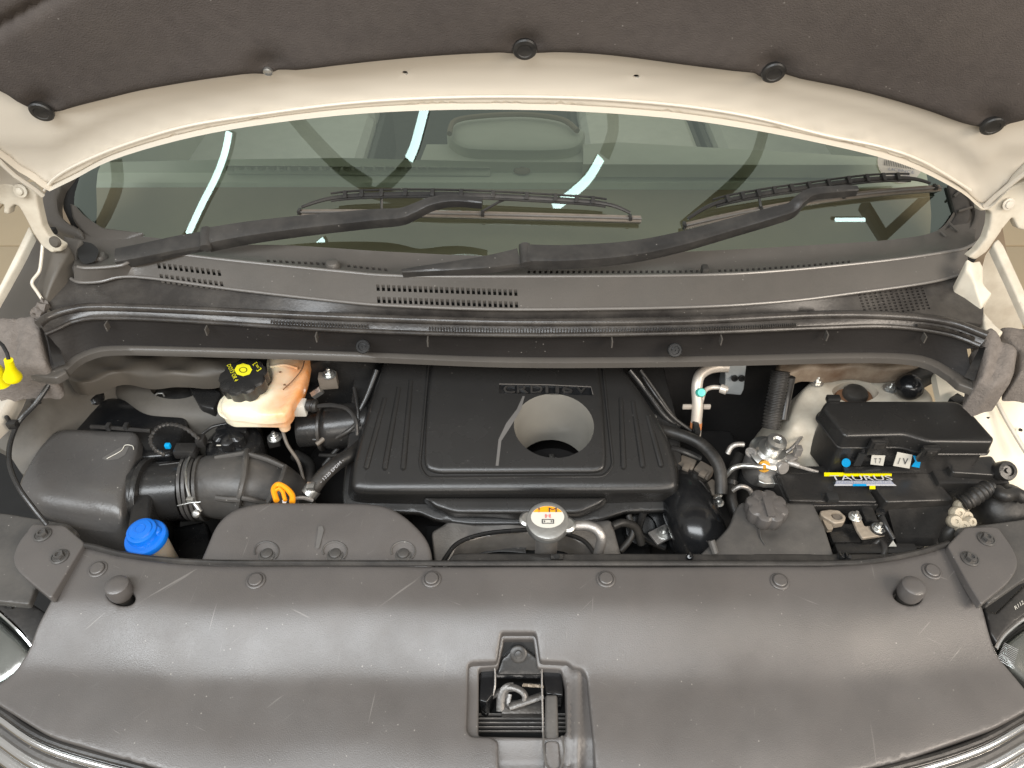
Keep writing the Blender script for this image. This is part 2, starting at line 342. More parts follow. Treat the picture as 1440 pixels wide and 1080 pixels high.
def sheet(outline, S, holes=(), step=12, bev=0, bdep=0, bh=False, relief=None, N=(0, 0, 1), skirt=0, flare=0, hskirt=None, hdens=True, mb=None):
    """moulded shell traced by an outline: domed top over surface S, rolled edge, side walls"""
    N = Vector(N).normalized()
    O = densify([Vector(p[:2]) for p in outline], step*.8)
    H = [densify([Vector(p[:2]) for p in h], step*.8) if hdens else [Vector(p[:2]) for p in h] for h in holes]
    loops = [O] + H
    verts = []; edges = []; lid = []
    for li, lp in enumerate(loops):
        o = len(verts); verts += lp; edges += [(o+i, o+(i+1) % len(lp)) for i in range(len(lp))]; lid.append((o, len(lp)))
    nb = len(verts)
    on = np.array([tuple(p) for p in O]); hn = [np.array([tuple(p) for p in h]) for h in H]
    def dedge(p, withholes=True):
        d = dist_poly(on, p)
        if withholes:
            for h in hn: d = np.minimum(d, dist_poly(h, p))
        return d
    cand = []
    x0, y0 = on.min(0); x1, y1 = on.max(0)
    gx = np.arange(x0 + step*.5, x1, step); gy = np.arange(y0 + step*.43, y1, step * .87)
    G = np.array([(x + (step*.5 if j % 2 else 0), y) for j, y in enumerate(gy) for x in gx]) if len(gx) and len(gy) else np.zeros((0, 2))
    if len(G):
        ok = inside(on, G)
        for h in hn: ok &= ~inside(h, G)
        G = G[ok]
    if len(G):
        d = dedge(G); G = G[d > max(step*.45, bev*1.0)]; cand.append(G)
    if bev > 0:
        for k in (.12, .35, .65, 1.0):
            ring = []
            for lp, isb in [(on, True)] + ([(h, True) for h in hn] if bh else []):
                m = len(lp)
                for i in range(m):
                    t = lp[(i+1) % m] - lp[i-1]; l = np.hypot(*t)
                    if l < 1e-6: continue
                    nn = np.array((-t[1], t[0])) / l
                    for s in (1, -1): ring.append(lp[i] + nn * s * bev * k)
            if not ring: continue
            ring = np.array(ring); ok = inside(on, ring)
            for h in hn: ok &= ~inside(h, ring)
            ring = ring[ok]; d = dist_poly(on, ring)
            dall = dedge(ring)
            if bh:
                ring = ring[dall > bev*k*.93]
            else: ring = ring[(d > bev*k*.93) & (dall > bev*k*.5)]
            keep = []; seen = {}
            cell = max(bev*.16, .6)
            for p in ring:
                key = (int(p[0]//cell), int(p[1]//cell))
                if key in seen: continue
                seen[key] = 1; keep.append(p)
            if keep: cand.append(np.array(keep))
    if cand:
        for c in cand:
            verts += [Vector((float(p[0]), float(p[1]))) for p in c]
    r = delaunay_2d_cdt(verts, edges, [], 0, 1e-4, True)
    V2, F2, orig = r[0], r[2], r[3]
    A = np.array([tuple(v) for v in V2])
    cen = np.array([A[list(f)].mean(0) for f in F2])
    ok = inside(on, cen)
    for h in hn: ok &= ~inside(h, cen)
    db = dist_poly(on, A)
    if bh:
        for h in hn: db = np.minimum(db, dist_poly(h, A))
    mb = mb or MB(); off = len(mb.v); pts = []
    for i, p in enumerate(A):
        h = 0.0
        if bev > 0 and db[i] < bev:
            q = 1 - db[i]/bev; h -= bdep * (1 - math.sqrt(max(0, 1 - q*q)))
        if relief: h += relief(float(p[0]), float(p[1]))
        pts.append(S(float(p[0]), float(p[1])) + N * h)
    faces = [tuple(f) for f, k in zip(F2, ok) if k]
    mb.add(pts, faces)
    # walls
    inv = {}
    for ni, ol in enumerate(orig):
        for q in ol: inv.setdefault(q, ni)
    cpt = sum((pts[inv[i]] for i in range(lid[0][1]) if i in inv), Vector()) / lid[0][1]
    for li, (o, n) in enumerate(lid):
        depth = skirt if li == 0 else (skirt if hskirt is None else hskirt)
        if not depth: continue
        top = [pts[inv[o+i]] for i in range(n) if (o+i) in inv]
        low = []
        for p in top:
            q = p - N*depth
            if flare and li == 0:
                out = p - cpt; out -= N*out.dot(N); q += out.normalized()*flare
            low.append(q)
        m = len(top)
        mb.add(top + low, [(i, (i+1) % m, m+(i+1) % m, m+i) for i in range(m)])
    return mb

def loft(curves, n=60):
    """curves: lists of 3D points"""
    mb = MB(); rows = []
    for c in curves:
        c = [Vector(p) for p in c]; L = [0]
        for i in range(1, len(c)): L.append(L[-1] + (c[i]-c[i-1]).length)
        row = []
        for k in range(n):
            s = L[-1]*k/(n-1); i = 0
            while i < len(c)-2 and L[i+1] < s: i += 1
            f = (s-L[i])/max(L[i+1]-L[i], 1e-9); row.append(c[i].lerp(c[i+1], f))
        rows.append(row)
    vs = [p for r_ in rows for p in r_]; fs = []
    for j in range(len(rows)-1):
        for k in range(n-1): fs.append((j*n+k, j*n+k+1, (j+1)*n+k+1, (j+1)*n+k))
    return mb.add(vs, fs)
def lift(pts, S, n=6): return [S(p.x, p.y) for p in crom(pts, n)]
def path3(pts, n=6):        # (px, py, z)
    return [Z(p.x, p.y, p.z) for p in crom(pts, n)]
def text_on(body, name, A, B, C, S, m, parent, up=(0, 0, .0006), raise_=0.0, mirror=False):
    """A lower left, B lower right, C upper left, in photo pixels on surface S"""
    cu = bpy.data.curves.new('txt', 'FONT'); cu.body = body; cu.resolution_u = 2; cu.extrude = 0
    to = bpy.data.objects.new('txt', cu); me = to.to_mesh()
    v = [x.co.copy() for x in me.vertices]; f = [tuple(p.vertices) for p in me.polygons]; to.to_mesh_clear()
    bpy.data.objects.remove(to); bpy.data.curves.remove(cu)
    x0 = min(p.x for p in v); x1 = max(p.x for p in v); y0 = min(p.y for p in v); y1 = max(p.y for p in v)
    PA, PB, PC = S(*A), S(*B), S(*C); up = Vector(up); mb = MB()
    tr = [PA + (PB-PA)*((p.x-x0)/(x1-x0)) + (PC-PA)*((p.y-y0)/(y1-y0)) + up for p in v]
    mb.add(tr, f)
    if raise_:
        n = up.normalized(); tr2 = [p + n*raise_ for p in tr]; mb2 = MB(); mb2.add(tr2, f)
        es = {}
        for q in f:
            for i in range(len(q)):
                e = tuple(sorted((q[i], q[(i+1) % len(q)]))); es[e] = es.get(e, 0) + 1
        for (a, b), c in es.items():
            if c == 1: mb2.add([tr[a], tr[b], tr2[b], tr2[a]], [(0, 1, 2, 3)])
        mb = mb2
    o = make(name, mb, m, parent); return o

# ================================================================== SETTING
g = MB(); g.box((0, 4, -.06), (40, 40, .1)); gr = make('ground', g, 'ground'); tag(gr, None, None, kind='structure')
tm = None
for sx in (-1, 1):
    for i in range(6):
        for j in range(11):
            x = sx*(1.1 + .6*i); y = .9 + .6*j
            if tm is None:
                t = MB().box((0, 0, 0), (.59, .59, .03)); o = make('tile', t, 'floor', gr, bevel=.003, loc=(x, y, .0)); tm = o.data
            else: make('tile', None, None, gr, loc=(x, y, 0), mesh=tm)

# ================================================================== VAN BODY (things fixed to the shell)
body = thing('van_body', 'cream painted van body shell around the open engine bay', 'van', (0, 1.1, .6))
mb = MB(); mb.box((0, 1.17, .82), (1.66, .03, .66)); make('firewall', mb, 'firewall', body, bevel=.004)
# firewall blanket bulges
mb = MB(); sheet(rnd([(430, 508), (1110, 520), (1100, 660), (1000, 720), (440, 660)], 20), plane((0, 1.14, .9), (0, -1, .12)), bev=30, bdep=.02, N=(0, -1, 0), relief=lambda a, b: .008*math.sin(a*.045)*math.sin(b*.06+1))
make('firewall_blanket', mb, 'firewall', body)
# lower darkness: engine block, subframe
mb = MB(); mb.box((0, .80, .50), (3.2, 1.3, .04)); make('splash_shield', mb, 'dark', body)
# inner wings
def wingL(a, b):
    return Z(a, b, lin([(480, 1.06), (560, .99), (640, .94), (720, .86), (800, .78)], b) - .0007*max(0, a-60) + .0)
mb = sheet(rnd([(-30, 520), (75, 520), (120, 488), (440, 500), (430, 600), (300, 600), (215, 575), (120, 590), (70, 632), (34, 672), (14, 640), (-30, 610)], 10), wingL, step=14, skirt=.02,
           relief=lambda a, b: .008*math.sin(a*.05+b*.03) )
make('inner_wing', mb, 'paint_shaded', body)
def wingR(a, b):
    return Z(a, b, lin([(500, 1.06), (560, 1.0), (640, .93), (720, .86), (800, .8)], b))
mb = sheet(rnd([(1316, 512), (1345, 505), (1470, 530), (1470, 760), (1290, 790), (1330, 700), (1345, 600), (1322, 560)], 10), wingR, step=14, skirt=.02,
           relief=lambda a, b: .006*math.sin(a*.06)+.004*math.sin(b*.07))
make('inner_wing', mb, 'paint_lit', body)
# wing seam ridge right (pale lines)
mb = MB().tube(path3([(1392, 545, 1.035), (1415, 590, .99), (1445, 640, .955)]), .004)
make('wing_seam', mb, 'paint', body)
mb = MB().tube(path3([(-15, 610, .99), (10, 577, 1.01), (36, 545, 1.04)]), .007).tube(path3([(-10, 590, 1.0), (5, 565, 1.02), (24, 543, 1.045)]), .009)
make('wing_seam', mb, 'paint', body)
# strut tower right
tow = sheet(rnd([(1112, 604), (1112, 580), (1124, 548), (1150, 524), (1250, 521), (1310, 540), (1318, 575), (1300, 602)], 20), zs(.972), holes=[ell(1202, 553, 33, 15)],
            step=8, bev=14, bdep=.014, skirt=.16, hskirt=.03, flare=.055, relief=lambda a, b: .004*math.exp(-(((a-1202)/62)**4+((b-553)/26)**4)) + .003*math.sin(a*.09)*math.sin(b*.12) + .004*math.exp(-((math.hypot((a-1202)/50, (b-553)/24)-1)/.12)**2) - .003*math.exp(-((math.hypot((a-1150)/14, (b-540)/9)-1)/.3)**2) - .003*math.exp(-((math.hypot((a-1250)/14, (b-548)/9)-1)/.3)**2))
make('rust_patch', sheet([(1215, 523), (1262, 525), (1270, 534), (1240, 533), (1222, 529)], zs(.9775), step=6), 'rust', body)
stower = make('strut_tower', tow, 'paint_bay', body)
mb = MB().lathe([(.036, -.03), (.036, -.004), (.034, 0), (.030, .002)], Z(1202, 556, .955)); make('strut_bearing', mb, 'rust', body)
mb = MB().lathe([(.024, -.03), (.024, .006), (.021, .012), (.012, .016), (0, .016)], Z(1202, 556, .958)); make('strut_rubber_cap', mb, 'rubber', body)
# hex stud nut
def hexnut(r=.008, h=.009):
    mb = MB(); mb.lathe([(r*1.7, 0), (r*1.7, .0016), (r*1.5, .0024)], n=20); mb.lathe([(r*1.15, .002), (r*1.15, h-.001), (r*1.0, h)], n=6)
    mb.lathe([(r*.5, h-.001), (r*.5, h+.006), (r*.38, h+.0075)], n=10); return mb
make('bulkhead_brace', sheet(rnd([(96, 500), (200, 494), (350, 500), (330, 520), (250, 528), (170, 522), (110, 540), (90, 528)], 8), zs(1.02), step=8, bev=6, bdep=.008, skirt=.03, relief=lambda a, b: .006*math.sin(a*.07)*math.sin(b*.2)), 'sealed_shaded', body)
make('bulkhead_brace', sheet(rnd([(1096, 500), (1200, 500), (1320, 504), (1312, 520), (1250, 517), (1190, 515), (1130, 519), (1108, 526), (1094, 514)], 5), zs(1.02), step=8, bev=5, bdep=.008, skirt=.03, relief=lambda a, b: .004*math.sin(a*.09)), 'rusty_paint', body)
make('tower_bracket', sheet(rnd([(265, 545), (300, 540), (312, 552), (300, 575), (280, 570)], 4), zs(.95), step=6, bev=4, bdep=.005, skirt=.04), 'black', body)
make('wing_ledge', sheet(rnd([(-40, 540), (34, 536), (22, 560), (4, 590), (-40, 640)], 4), zs(1.07), step=7, bev=5, bdep=.006, skirt=.02, relief=lambda a, b: .005*math.cos((a+b*.6)*.18)), 'paint', body)
nut0 = make('stud_nut', hexnut(), 'metal', body, loc=Z(1148, 538, .978), ang=25)
make('stud_nut', None, None, body, loc=Z(1251, 547, .978), mesh=nut0.data)
# strut tower left (behind the reservoir)
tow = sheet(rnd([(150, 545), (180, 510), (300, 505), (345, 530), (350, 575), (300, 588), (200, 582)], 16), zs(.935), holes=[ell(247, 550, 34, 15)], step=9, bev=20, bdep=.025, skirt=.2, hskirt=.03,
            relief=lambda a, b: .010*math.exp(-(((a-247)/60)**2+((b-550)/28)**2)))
make('strut_tower', tow, 'paint_shaded', body)
mb = MB().lathe([(.038, -.02), (.038, 0), (.030, .006), (0, .008)], Z(246, 551, .928)); make('strut_rubber_cap', mb, 'rubber', body)
mb = MB().tube([Z(218, 556, .945), Z(222, 553, .952), Z(229, 553, .952), Z(231, 557, .945)], .002); make('spring_clip', mb, 'metal', body)
for q in ((290, 540), (192, 535)): make('stud_nut', None, None, body, loc=Z(q[0], q[1], .94), mesh=nut0.data)
# small plugged holes in the right inner wing
for q in ((1434, 606), (1388, 588)):
    mb = MB().lathe([(.0035, 0), (.0035, .002)], wingR(*q) + Vector((0, 0, .002)), n=12); make('wing_hole_plug', mb, 'rubber', body)
for q in ((52, 573), (62, 574)):
    mb = MB().lathe([(.0032, 0), (.0032, .003)], wingL(*q) + Vector((0, -.002, .016)), n=12); make('wing_hole_plug', mb, 'rubber', body)

# A-post / hinge wells, outer wings (fenders)
def P_(z0, z1, y0, y1):  # height from row
    return lambda a, b: Z(a, b, z0 + (z1-z0)*(b-y0)/(y1-y0))
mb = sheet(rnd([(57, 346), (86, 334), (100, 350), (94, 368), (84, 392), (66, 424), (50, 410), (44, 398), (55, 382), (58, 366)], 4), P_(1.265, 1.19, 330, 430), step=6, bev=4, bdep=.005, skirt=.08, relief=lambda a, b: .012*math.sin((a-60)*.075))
make('hinge_well_panel', mb, 'sealed_shaded', body)
make('well_edge', MB().tube(path3([(60, 344, 1.27), (58, 366, 1.25), (55, 382, 1.235), (45, 397, 1.225), (52, 410, 1.21), (64, 428, 1.19)]), .0028, 8), 'paint', body)
make('cable_tab', MB().box(Z(70, 326, 1.262), (.02, .016, .012)).box(Z(76, 332, 1.255), (.012, .01, .02)), 'dark', body, bevel=.002)
mb = sheet(rnd([(1358, 366), (1366, 371), (1380, 362), (1386, 370), (1386, 393), (1397, 410), (1390, 419), (1383, 428), (1378, 418), (1368, 398), (1356, 382)], 3), P_(1.262, 1.20, 360, 430), step=5, bev=4, bdep=.006, skirt=.09, relief=lambda a, b: .006*math.sin((a-1350)*.13))
make('hinge_well_panel', mb, 'paint_bay', body)
mb = sheet(rnd([(1380, 432), (1386, 440), (1402, 458), (1412, 466), (1400, 476), (1386, 470)], 3), zs(1.185), step=6, bev=3, bdep=.004, skirt=.05); make('hinge_well_panel', mb, 'paint_bay', body)
mb = sheet(rnd([(1362, 349), (1384, 335), (1388, 342), (1372, 366), (1356, 384), (1354, 366)], 3), zs(1.215), step=6); make('cowl_end_gap', mb, 'dark', body)
# outer wings: narrow bright edge flange, gutter falling away inside it
mb = sheet(rnd([(-80, 520), (-40, 458), (0, 398), (20, 358), (40, 316), (46, 326), (28, 362), (8, 398), (-36, 476)], 3), P_(1.25, 1.08, 320, 520), step=6, bev=3, bdep=.005, skirt=.012)
make('wing', mb, 'paint_bay', body)
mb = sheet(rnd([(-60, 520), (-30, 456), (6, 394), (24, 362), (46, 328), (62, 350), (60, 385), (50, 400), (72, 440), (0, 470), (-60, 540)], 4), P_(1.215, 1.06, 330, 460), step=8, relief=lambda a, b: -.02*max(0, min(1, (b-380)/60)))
make('wing_gutter', mb, 'sealed_shaded', body)
mb = sheet(rnd([(1396, 342), (1404, 334), (1412, 344), (1446, 418), (1500, 520), (1500, 545), (1440, 438), (1424, 402)], 4), P_(1.25, 1.12, 330, 500), step=6, bev=3, bdep=.005, skirt=.012)
make('wing', mb, 'paint_bay', body)
mb = sheet(rnd([(1376, 392), (1384, 362), (1400, 342), (1412, 366), (1436, 424), (1476, 500), (1440, 500), (1404, 470), (1384, 440)], 4), P_(1.225, 1.03, 340, 470), step=6, relief=lambda a, b: .006*math.sin(a*.06) - .05*max(0, min(1, (b-400-(a-1400)*.5)/50)))
make('wing_gutter', mb, 'paint_bay', body)

# ================================================================== WINDSCREEN + CABIN
def glassS(a, b):
    d = ray(a, b); x = 0; t = 1.4
    for _ in range(6):   # z = 1.235 + .62 (y - 1.13 - .2 x^2)
        x = d.x*t
        c = 1.235 + .62*(-1.13 - .2*x*x)
        t = (2.0 - c) / (.62*d.y - d.z)
    return CAM + d*t
screen = thing('windscreen', 'green tinted curved windscreen with wipers resting on it', 'windscreen', (0, 1.2, 1.25))
GO1 = crom([(106, 312), (104, 290), (108, 262), (130, 225), (230, 160), (400, 110), (720, 95), (1050, 115), (1250, 190), (1345, 250), (1350, 290), (1342, 306)], 4)
GO = GO1 + [Vector((x, y+5)) for x, y in reversed([(118, 325), (200, 334), (300, 345), (410, 347), (550, 356), (720, 362), (960, 356), (1150, 346), (1260, 338), (1316, 326)])]
mb = sheet(GO, glassS, step=16); glass = make('glass', mb, 'glass', screen, ang=80)
# black ceramic border at the two lower corners
def under(S, d): return lambda a, b: S(a, b) + Vector((0, .5, -.85))*d
mb = sheet(rnd([(100, 320), (86, 290), (92, 250), (120, 222), (140, 228), (135, 240), (133, 262), (134, 290), (133, 318)], 4), under(glassS, .006), step=9); make('border_print', mb, 'dark', screen)
mb = sheet(rnd([(1310, 332), (1312, 300), (1309, 265), (1304, 236), (1340, 245), (1362, 270), (1360, 310), (1340, 335)], 4), under(glassS, .006), step=9); make('border_print', mb, 'dark', screen)
# licence disc, upper right
ld = sheet(ell(1265, 229, 32, 29, rot=.3), under(glassS, -.002), step=8); disc = make('licence_disc', ld, 'label', screen, label='round pale licence disc in the upper right corner')
Sd = under(glassS, -.0035)
text_on('||||||||||||||||||', 'barcode', (1242, 234), (1284, 240), (1243, 226), Sd, M['print'], disc, up=(0, 0, .0004))
text_on('LICENCE', 'printed_line', (1248, 241), (1284, 246), (1249, 237), Sd, M['greyprint'], disc, up=(0, 0, .0004))
text_on('RSA 2025', 'printed_line', (1254, 250), (1278, 252), (1255, 245), Sd, M['greyprint'], disc, up=(0, 0, .0004))
# dashboard
dash = thing('dashboard', 'grey dashboard seen through the windscreen, with a demister slot', 'dashboard', (0, 1.5, 1.0))
Ld = lambda a, b: Z(a, b, lin([(200, 1.24), (234, 1.225), (240, 1.205), (262, 1.19), (268, 1.175), (300, 1.16), (360, 1.12)], b))
mb = sheet([(60, 264), (480, 263), (720, 266), (1100, 267), (1400, 262), (1420, 380), (40, 380)], Ld, step=22); make('lower_top', mb, 'dash', dash)
mb = sheet([(60, 230), (330, 224), (480, 222), (720, 228), (1000, 228), (1230, 222), (1400, 225), (1400, 263), (1100, 268), (720, 267), (480, 264), (60, 265)], Ld, step=16); make('upper_top', mb, 'dash2', dash)
mb = sheet([(820, 203), (870, 200), (1130, 215), (1245, 222), (1245, 232), (820, 231)], lambda a, b: Z(a, b, 1.235), step=16, skirt=.03); make('glovebox_top', mb, 'dash2', dash)
mb = sheet(rnd([(318, 234), (690, 237), (690, 249), (318, 246)], 3), lambda a, b: Ld(a, b)+Vector((0, 0, .006)), holes=[quad(x, 238.5, x+3, 241.5) for x in range(330, 680, 15)], step=10, bev=3, bdep=.004, hdens=False); make('demister_strip', mb, 'dash2', dash)
mb = sheet(ell(734, 243, 12, 5), lambda a, b: Ld(a, b)+Vector((0, 0, .012)), step=4, bev=5, bdep=.008); make('sun_sensor', mb, 'dash', dash)
mb = sheet(crom([(628, 182), (645, 168), (690, 161), (740, 160), (790, 167), (822, 182), (812, 200), (780, 206), (700, 206), (650, 202)], 4, True), lambda a, b: Z(a, b, 1.25), step=10, bev=12, bdep=.008, skirt=.05)
make('instrument_hood', mb, 'dash2', dash)
mb = MB().tube([Z(p.x, p.y, 1.262) for p in crom([(632, 188), (640, 170), (680, 163), (740, 161), (790, 168), (812, 184)], 5)], .006, 8); make('hood_rim', mb, 'dash', dash)
mb = sheet([(600, 203), (830, 203), (860, 230), (590, 228)], lambda a, b: Z(a, b, 1.22), step=12, skirt=.03); make('binnacle_base', mb, 'dash2', dash)
# seats
def seat(x0, x1, lab):
    c = Vector(((x0+x1)/2, 2.35, .6)); s = thing('front_seat', lab, 'seat', c)
    wd = x1-x0
    mb = MB().box((c.x, 2.15, .86), (wd, .52, .16)); make('cushion', mb, 'seat', s, bevel=.05, seg=3)
    mb = MB().box((c.x, 2.50, 1.15), (wd, .14, .66), Matrix.Rotation(R(-14), 3, 'X')); make('backrest', mb, 'seat', s, bevel=.05, seg=3)
    mb = MB().box((c.x, 2.62, 1.58), (wd*.5, .1, .18)); make('headrest', mb, 'seat', s, bevel=.035, seg=3)
    mb = MB().box((c.x-wd/2-.012, 2.3, .80), (.02, .6, .2)).box((c.x+wd/2+.012, 2.3, .80), (.02, .6, .2)); make('side_trim', mb, 'seat2', s, bevel=.006)
seat(-1.05, -.45, 'pale grey front seat behind the left part of the windscreen')
seat(.22, .58, 'narrow pale grey middle seat seen through the windscreen')
seat(.64, 1.20, 'pale grey front seat behind the right part of the windscreen')
cab = thing('cabin_interior', 'dark cabin interior behind the windscreen', 'cabin', (0, 2.6, .5))
mb = MB().box((0, 2.9, .47), (2.0, 3.0, .04)).box((0, 4.3, 1.2), (2.0, .04, 1.6)); make('cabin_floor', mb, 'seat2', cab)
mb = MB().box((-.98, 2.9, 1.0), (.04, 2.9, 1.1)); make('door_card', mb, 'dash2', cab)
mb = MB().box((.98, 2.9, 1.0), (.04, 2.9, 1.1)); make('door_card', mb, 'dash2', cab)

# ---- overhead lamps and roof beams that the windscreen mirrors
def reflect_to(px, py, h):
    P = glassS(px, py); e = 2.0
    n = (glassS(px+e, py) - glassS(px-e, py)).cross(glassS(px, py-e) - glassS(px, py+e)).normalized()
    d = ray(px, py).normalized(); r = d - 2*d.dot(n)*n
    return P + r * ((h - P.z)/r.z)
HL = 3.4
lampdata = [([(322, 186), (316, 215), (303, 250), (285, 285), (265, 328)], .022, 'curved lit tube lamp overhead, leftmost of the three long ones'),
            ([(598, 149), (590, 180), (583, 205), (575, 224)], .026, 'lit tube lamp overhead, middle of the three long ones'),
            ([(845, 222), (828, 250), (805, 272), (778, 292)], .024, 'curved lit tube lamp overhead, rightmost of the three long ones'),
            ([(455, 338), (448, 344), (440, 352)], .018, 'short lit tube lamp overhead, left of the other short one'),
            ([(1175, 309), (1190, 309), (1216, 309)], .010, 'short lit tube lamp overhead at the right')]
for pts, r, lab in lampdata:
    pp = [reflect_to(a, b, HL) for a, b in pts]; c = sum(pp, Vector())/len(pp)
    t = thing('tube_lamp', lab, 'lamp', c, 'tube lamps overhead')
    make('lit_tube', MB().tube(crom(pp, 5), r, 8), 'tube_light', t)
    make('lamp_batten', MB().tube([p + Vector((0, 0, .05)) for p in crom(pp, 5)], r*1.1, 6), 'beam', t)
beamdata = [([(410, 160), (440, 195), (480, 235), (520, 262)], .04), ([(575, 228), (555, 250), (530, 272)], .03),
            ([(860, 150), (862, 185), (850, 220)], .035), ([(1075, 180), (1060, 225), (1025, 265), (960, 320)], .035),
            ([(265, 328), (250, 350)], .03), ([(163, 225), (165, 260), (150, 300), (138, 320)], .045),
            ([(1215, 290), (1240, 330)], .05), ([(1310, 270), (1240, 335)], .03), ([(520, 270), (600, 290)], .03)]
truss = thing('roof_truss', 'dark overhead roof struts mirrored in the windscreen', 'roof truss', (0, .6, 3.5))
for pts, r in beamdata:
    pp = [reflect_to(a, b, HL+.12) for a, b in pts]
    make('strut', MB().tube(crom(pp, 5), r, 8), 'beam', truss)

# ================================================================== BONNET
HP = Vector((0, 1.13, 1.304)); hn_ = Vector((0, -.94, -.342))
def hoodS(off=0.0):
    def S(a, b):
        d = ray(a, b); t = 1.1
        for _ in range(5):
            x = d.x*t; o = .05*x*x + off; t = ((HP + hn_*o) - CAM).dot(hn_)/d.dot(hn_)
        return CAM + d*t
    return S
bon = thing('bonnet', 'raised cream van bonnet with dark felt lining on its underside', 'bonnet', (0, 1.1, 1.3))
low = [(-260, 470), (-120, 300), (-10, 208), (28, 238), (60, 277), (72, 262), (107, 245), (160, 218), (250, 191), (350, 171), (480, 155), (600, 148), (720, 147), (840, 151), (960, 161), (1060, 176), (1160, 196), (1235, 214), (1293, 234), (1350, 264), (1382, 288), (1408, 268), (1445, 232), (1560, 300), (1700, 470)]
low = low[1:-1]
lc = [Vector(p) for p in low[:3]] + crom(low[4:21], 4) + [Vector(p) for p in low[21:]]
mb = sheet([Vector((-160, -170)), Vector((-160, 300))] + lc + [Vector((1600, 300)), Vector((1600, -170))], hoodS(), step=16, bev=5, bdep=.004, N=hn_, skirt=.012,
           holes=[ell(569, 106, 4.5, 3, 12), ell(895, 111, 4.5, 3, 12)], relief=lambda a, b: -.006*max(0, min(1, (b-(lin(ARC, a)-38))/22)) if b > 60 else 0) if False else None
ARC = [(p.x, p.y) for p in crom(low[4:21], 4)]
def frame_relief(a, b):
    d = lin(ARC, a) - b                # pixels above the rear edge
    s = lambda e0, e1: max(0., min(1., (d-e0)/(e1-e0)))
    sm = lambda x: x*x*(3-2*x)
    return -.0045*sm(s(9, 14)) + .005*sm(s(44, 62))
mb = sheet([Vector((-160, -170)), Vector((-160, 300))] + lc + [Vector((1600, 300)), Vector((1600, -170))], hoodS(), step=13, bev=5, bdep=.004, N=hn_, skirt=-.014,
           holes=[ell(569, 106, 4.5, 3, 12), ell(895, 111, 4.5, 3, 12)], relief=frame_relief, hskirt=.004)
make('inner_frame', mb, 'paint', bon, ang=50)
mb = sheet([(540, 96), (600, 96), (600, 118), (540, 118)], hoodS(-.02), step=12); make('frame_hole_backing', mb, 'dark', bon)
mb = sheet([(870, 100), (920, 100), (920, 122), (870, 122)], hoodS(-.02), step=12); make('frame_hole_backing', mb, 'dark', bon)
# hem bead along the rear edge
hem = crom([(62, 268), (80, 248), (120, 226), (180, 202), (260, 178), (350, 163), (480, 146), (600, 138), (720, 136), (840, 139), (960, 149), (1060, 165), (1160, 190), (1237, 206), (1297, 227), (1365, 268)], 6)
mb = MB().tube([hoodS(.0005)(p.x, p.y) for p in hem], .0022, 8); make('hem_bead', mb, 'paint', bon)
# felt lining
pl_ = [(-160, 60), (-60, 110), (0, 138), (20, 153), (40, 168), (60, 173), (80, 170), (105, 160), (150, 148), (200, 135), (270, 121), (330, 112), (352, 112), (376, 115), (400, 108), (480, 98), (600, 87), (690, 82), (718, 86), (738, 89), (760, 85), (790, 81), (860, 85), (960, 97), (1050, 109), (1070, 118), (1090, 122), (1108, 116), (1200, 135), (1300, 163), (1350, 180), (1378, 190), (1397, 194), (1418, 188), (1440, 176), (1600, 110)]
def pad_relief(a, b):
    h = 0
    for cx, cy, rr in ((58, 157, 26), (378, 98, 26), (738, 69, 26), (1088, 102, 26), (1396, 177, 26)):
        h -= .014*math.exp(-(((a-cx)/rr)**2 + ((b-cy)/(rr*.75))**2))
    h += .004*math.sin(a*.011+.4)*math.cos(b*.02)
    h -= .012*math.exp(-((b-12-(a-42)*-.6)/9.)**2) * (1 if a < 95 else max(0, 1-(a-95)/30))
    return h
mb = sheet([Vector((-160, -160))] + crom(pl_, 4) + [Vector((1600, -160))], hoodS(.022), step=12, bev=17, bdep=.013, N=hn_, skirt=.009, relief=pad_relief)
pad = make('felt_lining', mb, 'pad', bon, ang=60)
for i, (a, b, r) in enumerate(((58, 158, .0165), (738, 70, .0175), (1088, 103, .017), (1396, 178, .0175))):
    q = Vector((0, 0, 1)).rotation_difference(hn_)
    if i == 0:
        c = MB().lathe([(.0160, -.004), (.0160, .000), (.0145, .0020), (.010, .0028), (.009, .002), (0, .002)]); c0 = make('fixing_clip', c, 'rubber', bon, loc=hoodS(.014)(a, b), rotq=q)
    else: make('fixing_clip', None, None, bon, loc=hoodS(.014)(a, b), rotq=q, mesh=c0.data)
make('fixing_stud', MB().lathe([(.006, 0), (.006, .004), (.003, .006), (0, .006)], hoodS(.012)(377, 99), hn_), 'metal', bon)
# outer skin of the bonnet and its far (front) edge
mb = MB(); vs = []
for s_ in range(2):
    off = -.03 - .0*s_
outer = []
for ix in range(13):
    for iy in range(9):
        a = -160 + 1760*ix/12; b = -170 + 455*iy/8
def hood_pt(x, s, o): return HP + Vector((x, 0, 0)) + Vector((0, -.342, .94))*s + hn_*(.05*x*x + o)
vs = []; fs = []
NX = 16; NY = 10
for j in range(NY+1):
    for i in range(NX+1):
        x = -.95 + 1.9*i/NX; s0 = .25*(1-(x/.95)**2)*1.0 + .02; s = s0 + (1.0 - s0)*j/NY
        vs.append(hood_pt(x, s, -.035 - .02*math.sin(math.pi*j/NY)))
for j in range(NY):
    for i in range(NX): a = j*(NX+1)+i; fs.append((a, a+1, a+NX+2, a+NX+1))
make('outer_skin', MB().add(vs, fs), 'paint', bon, ang=60)
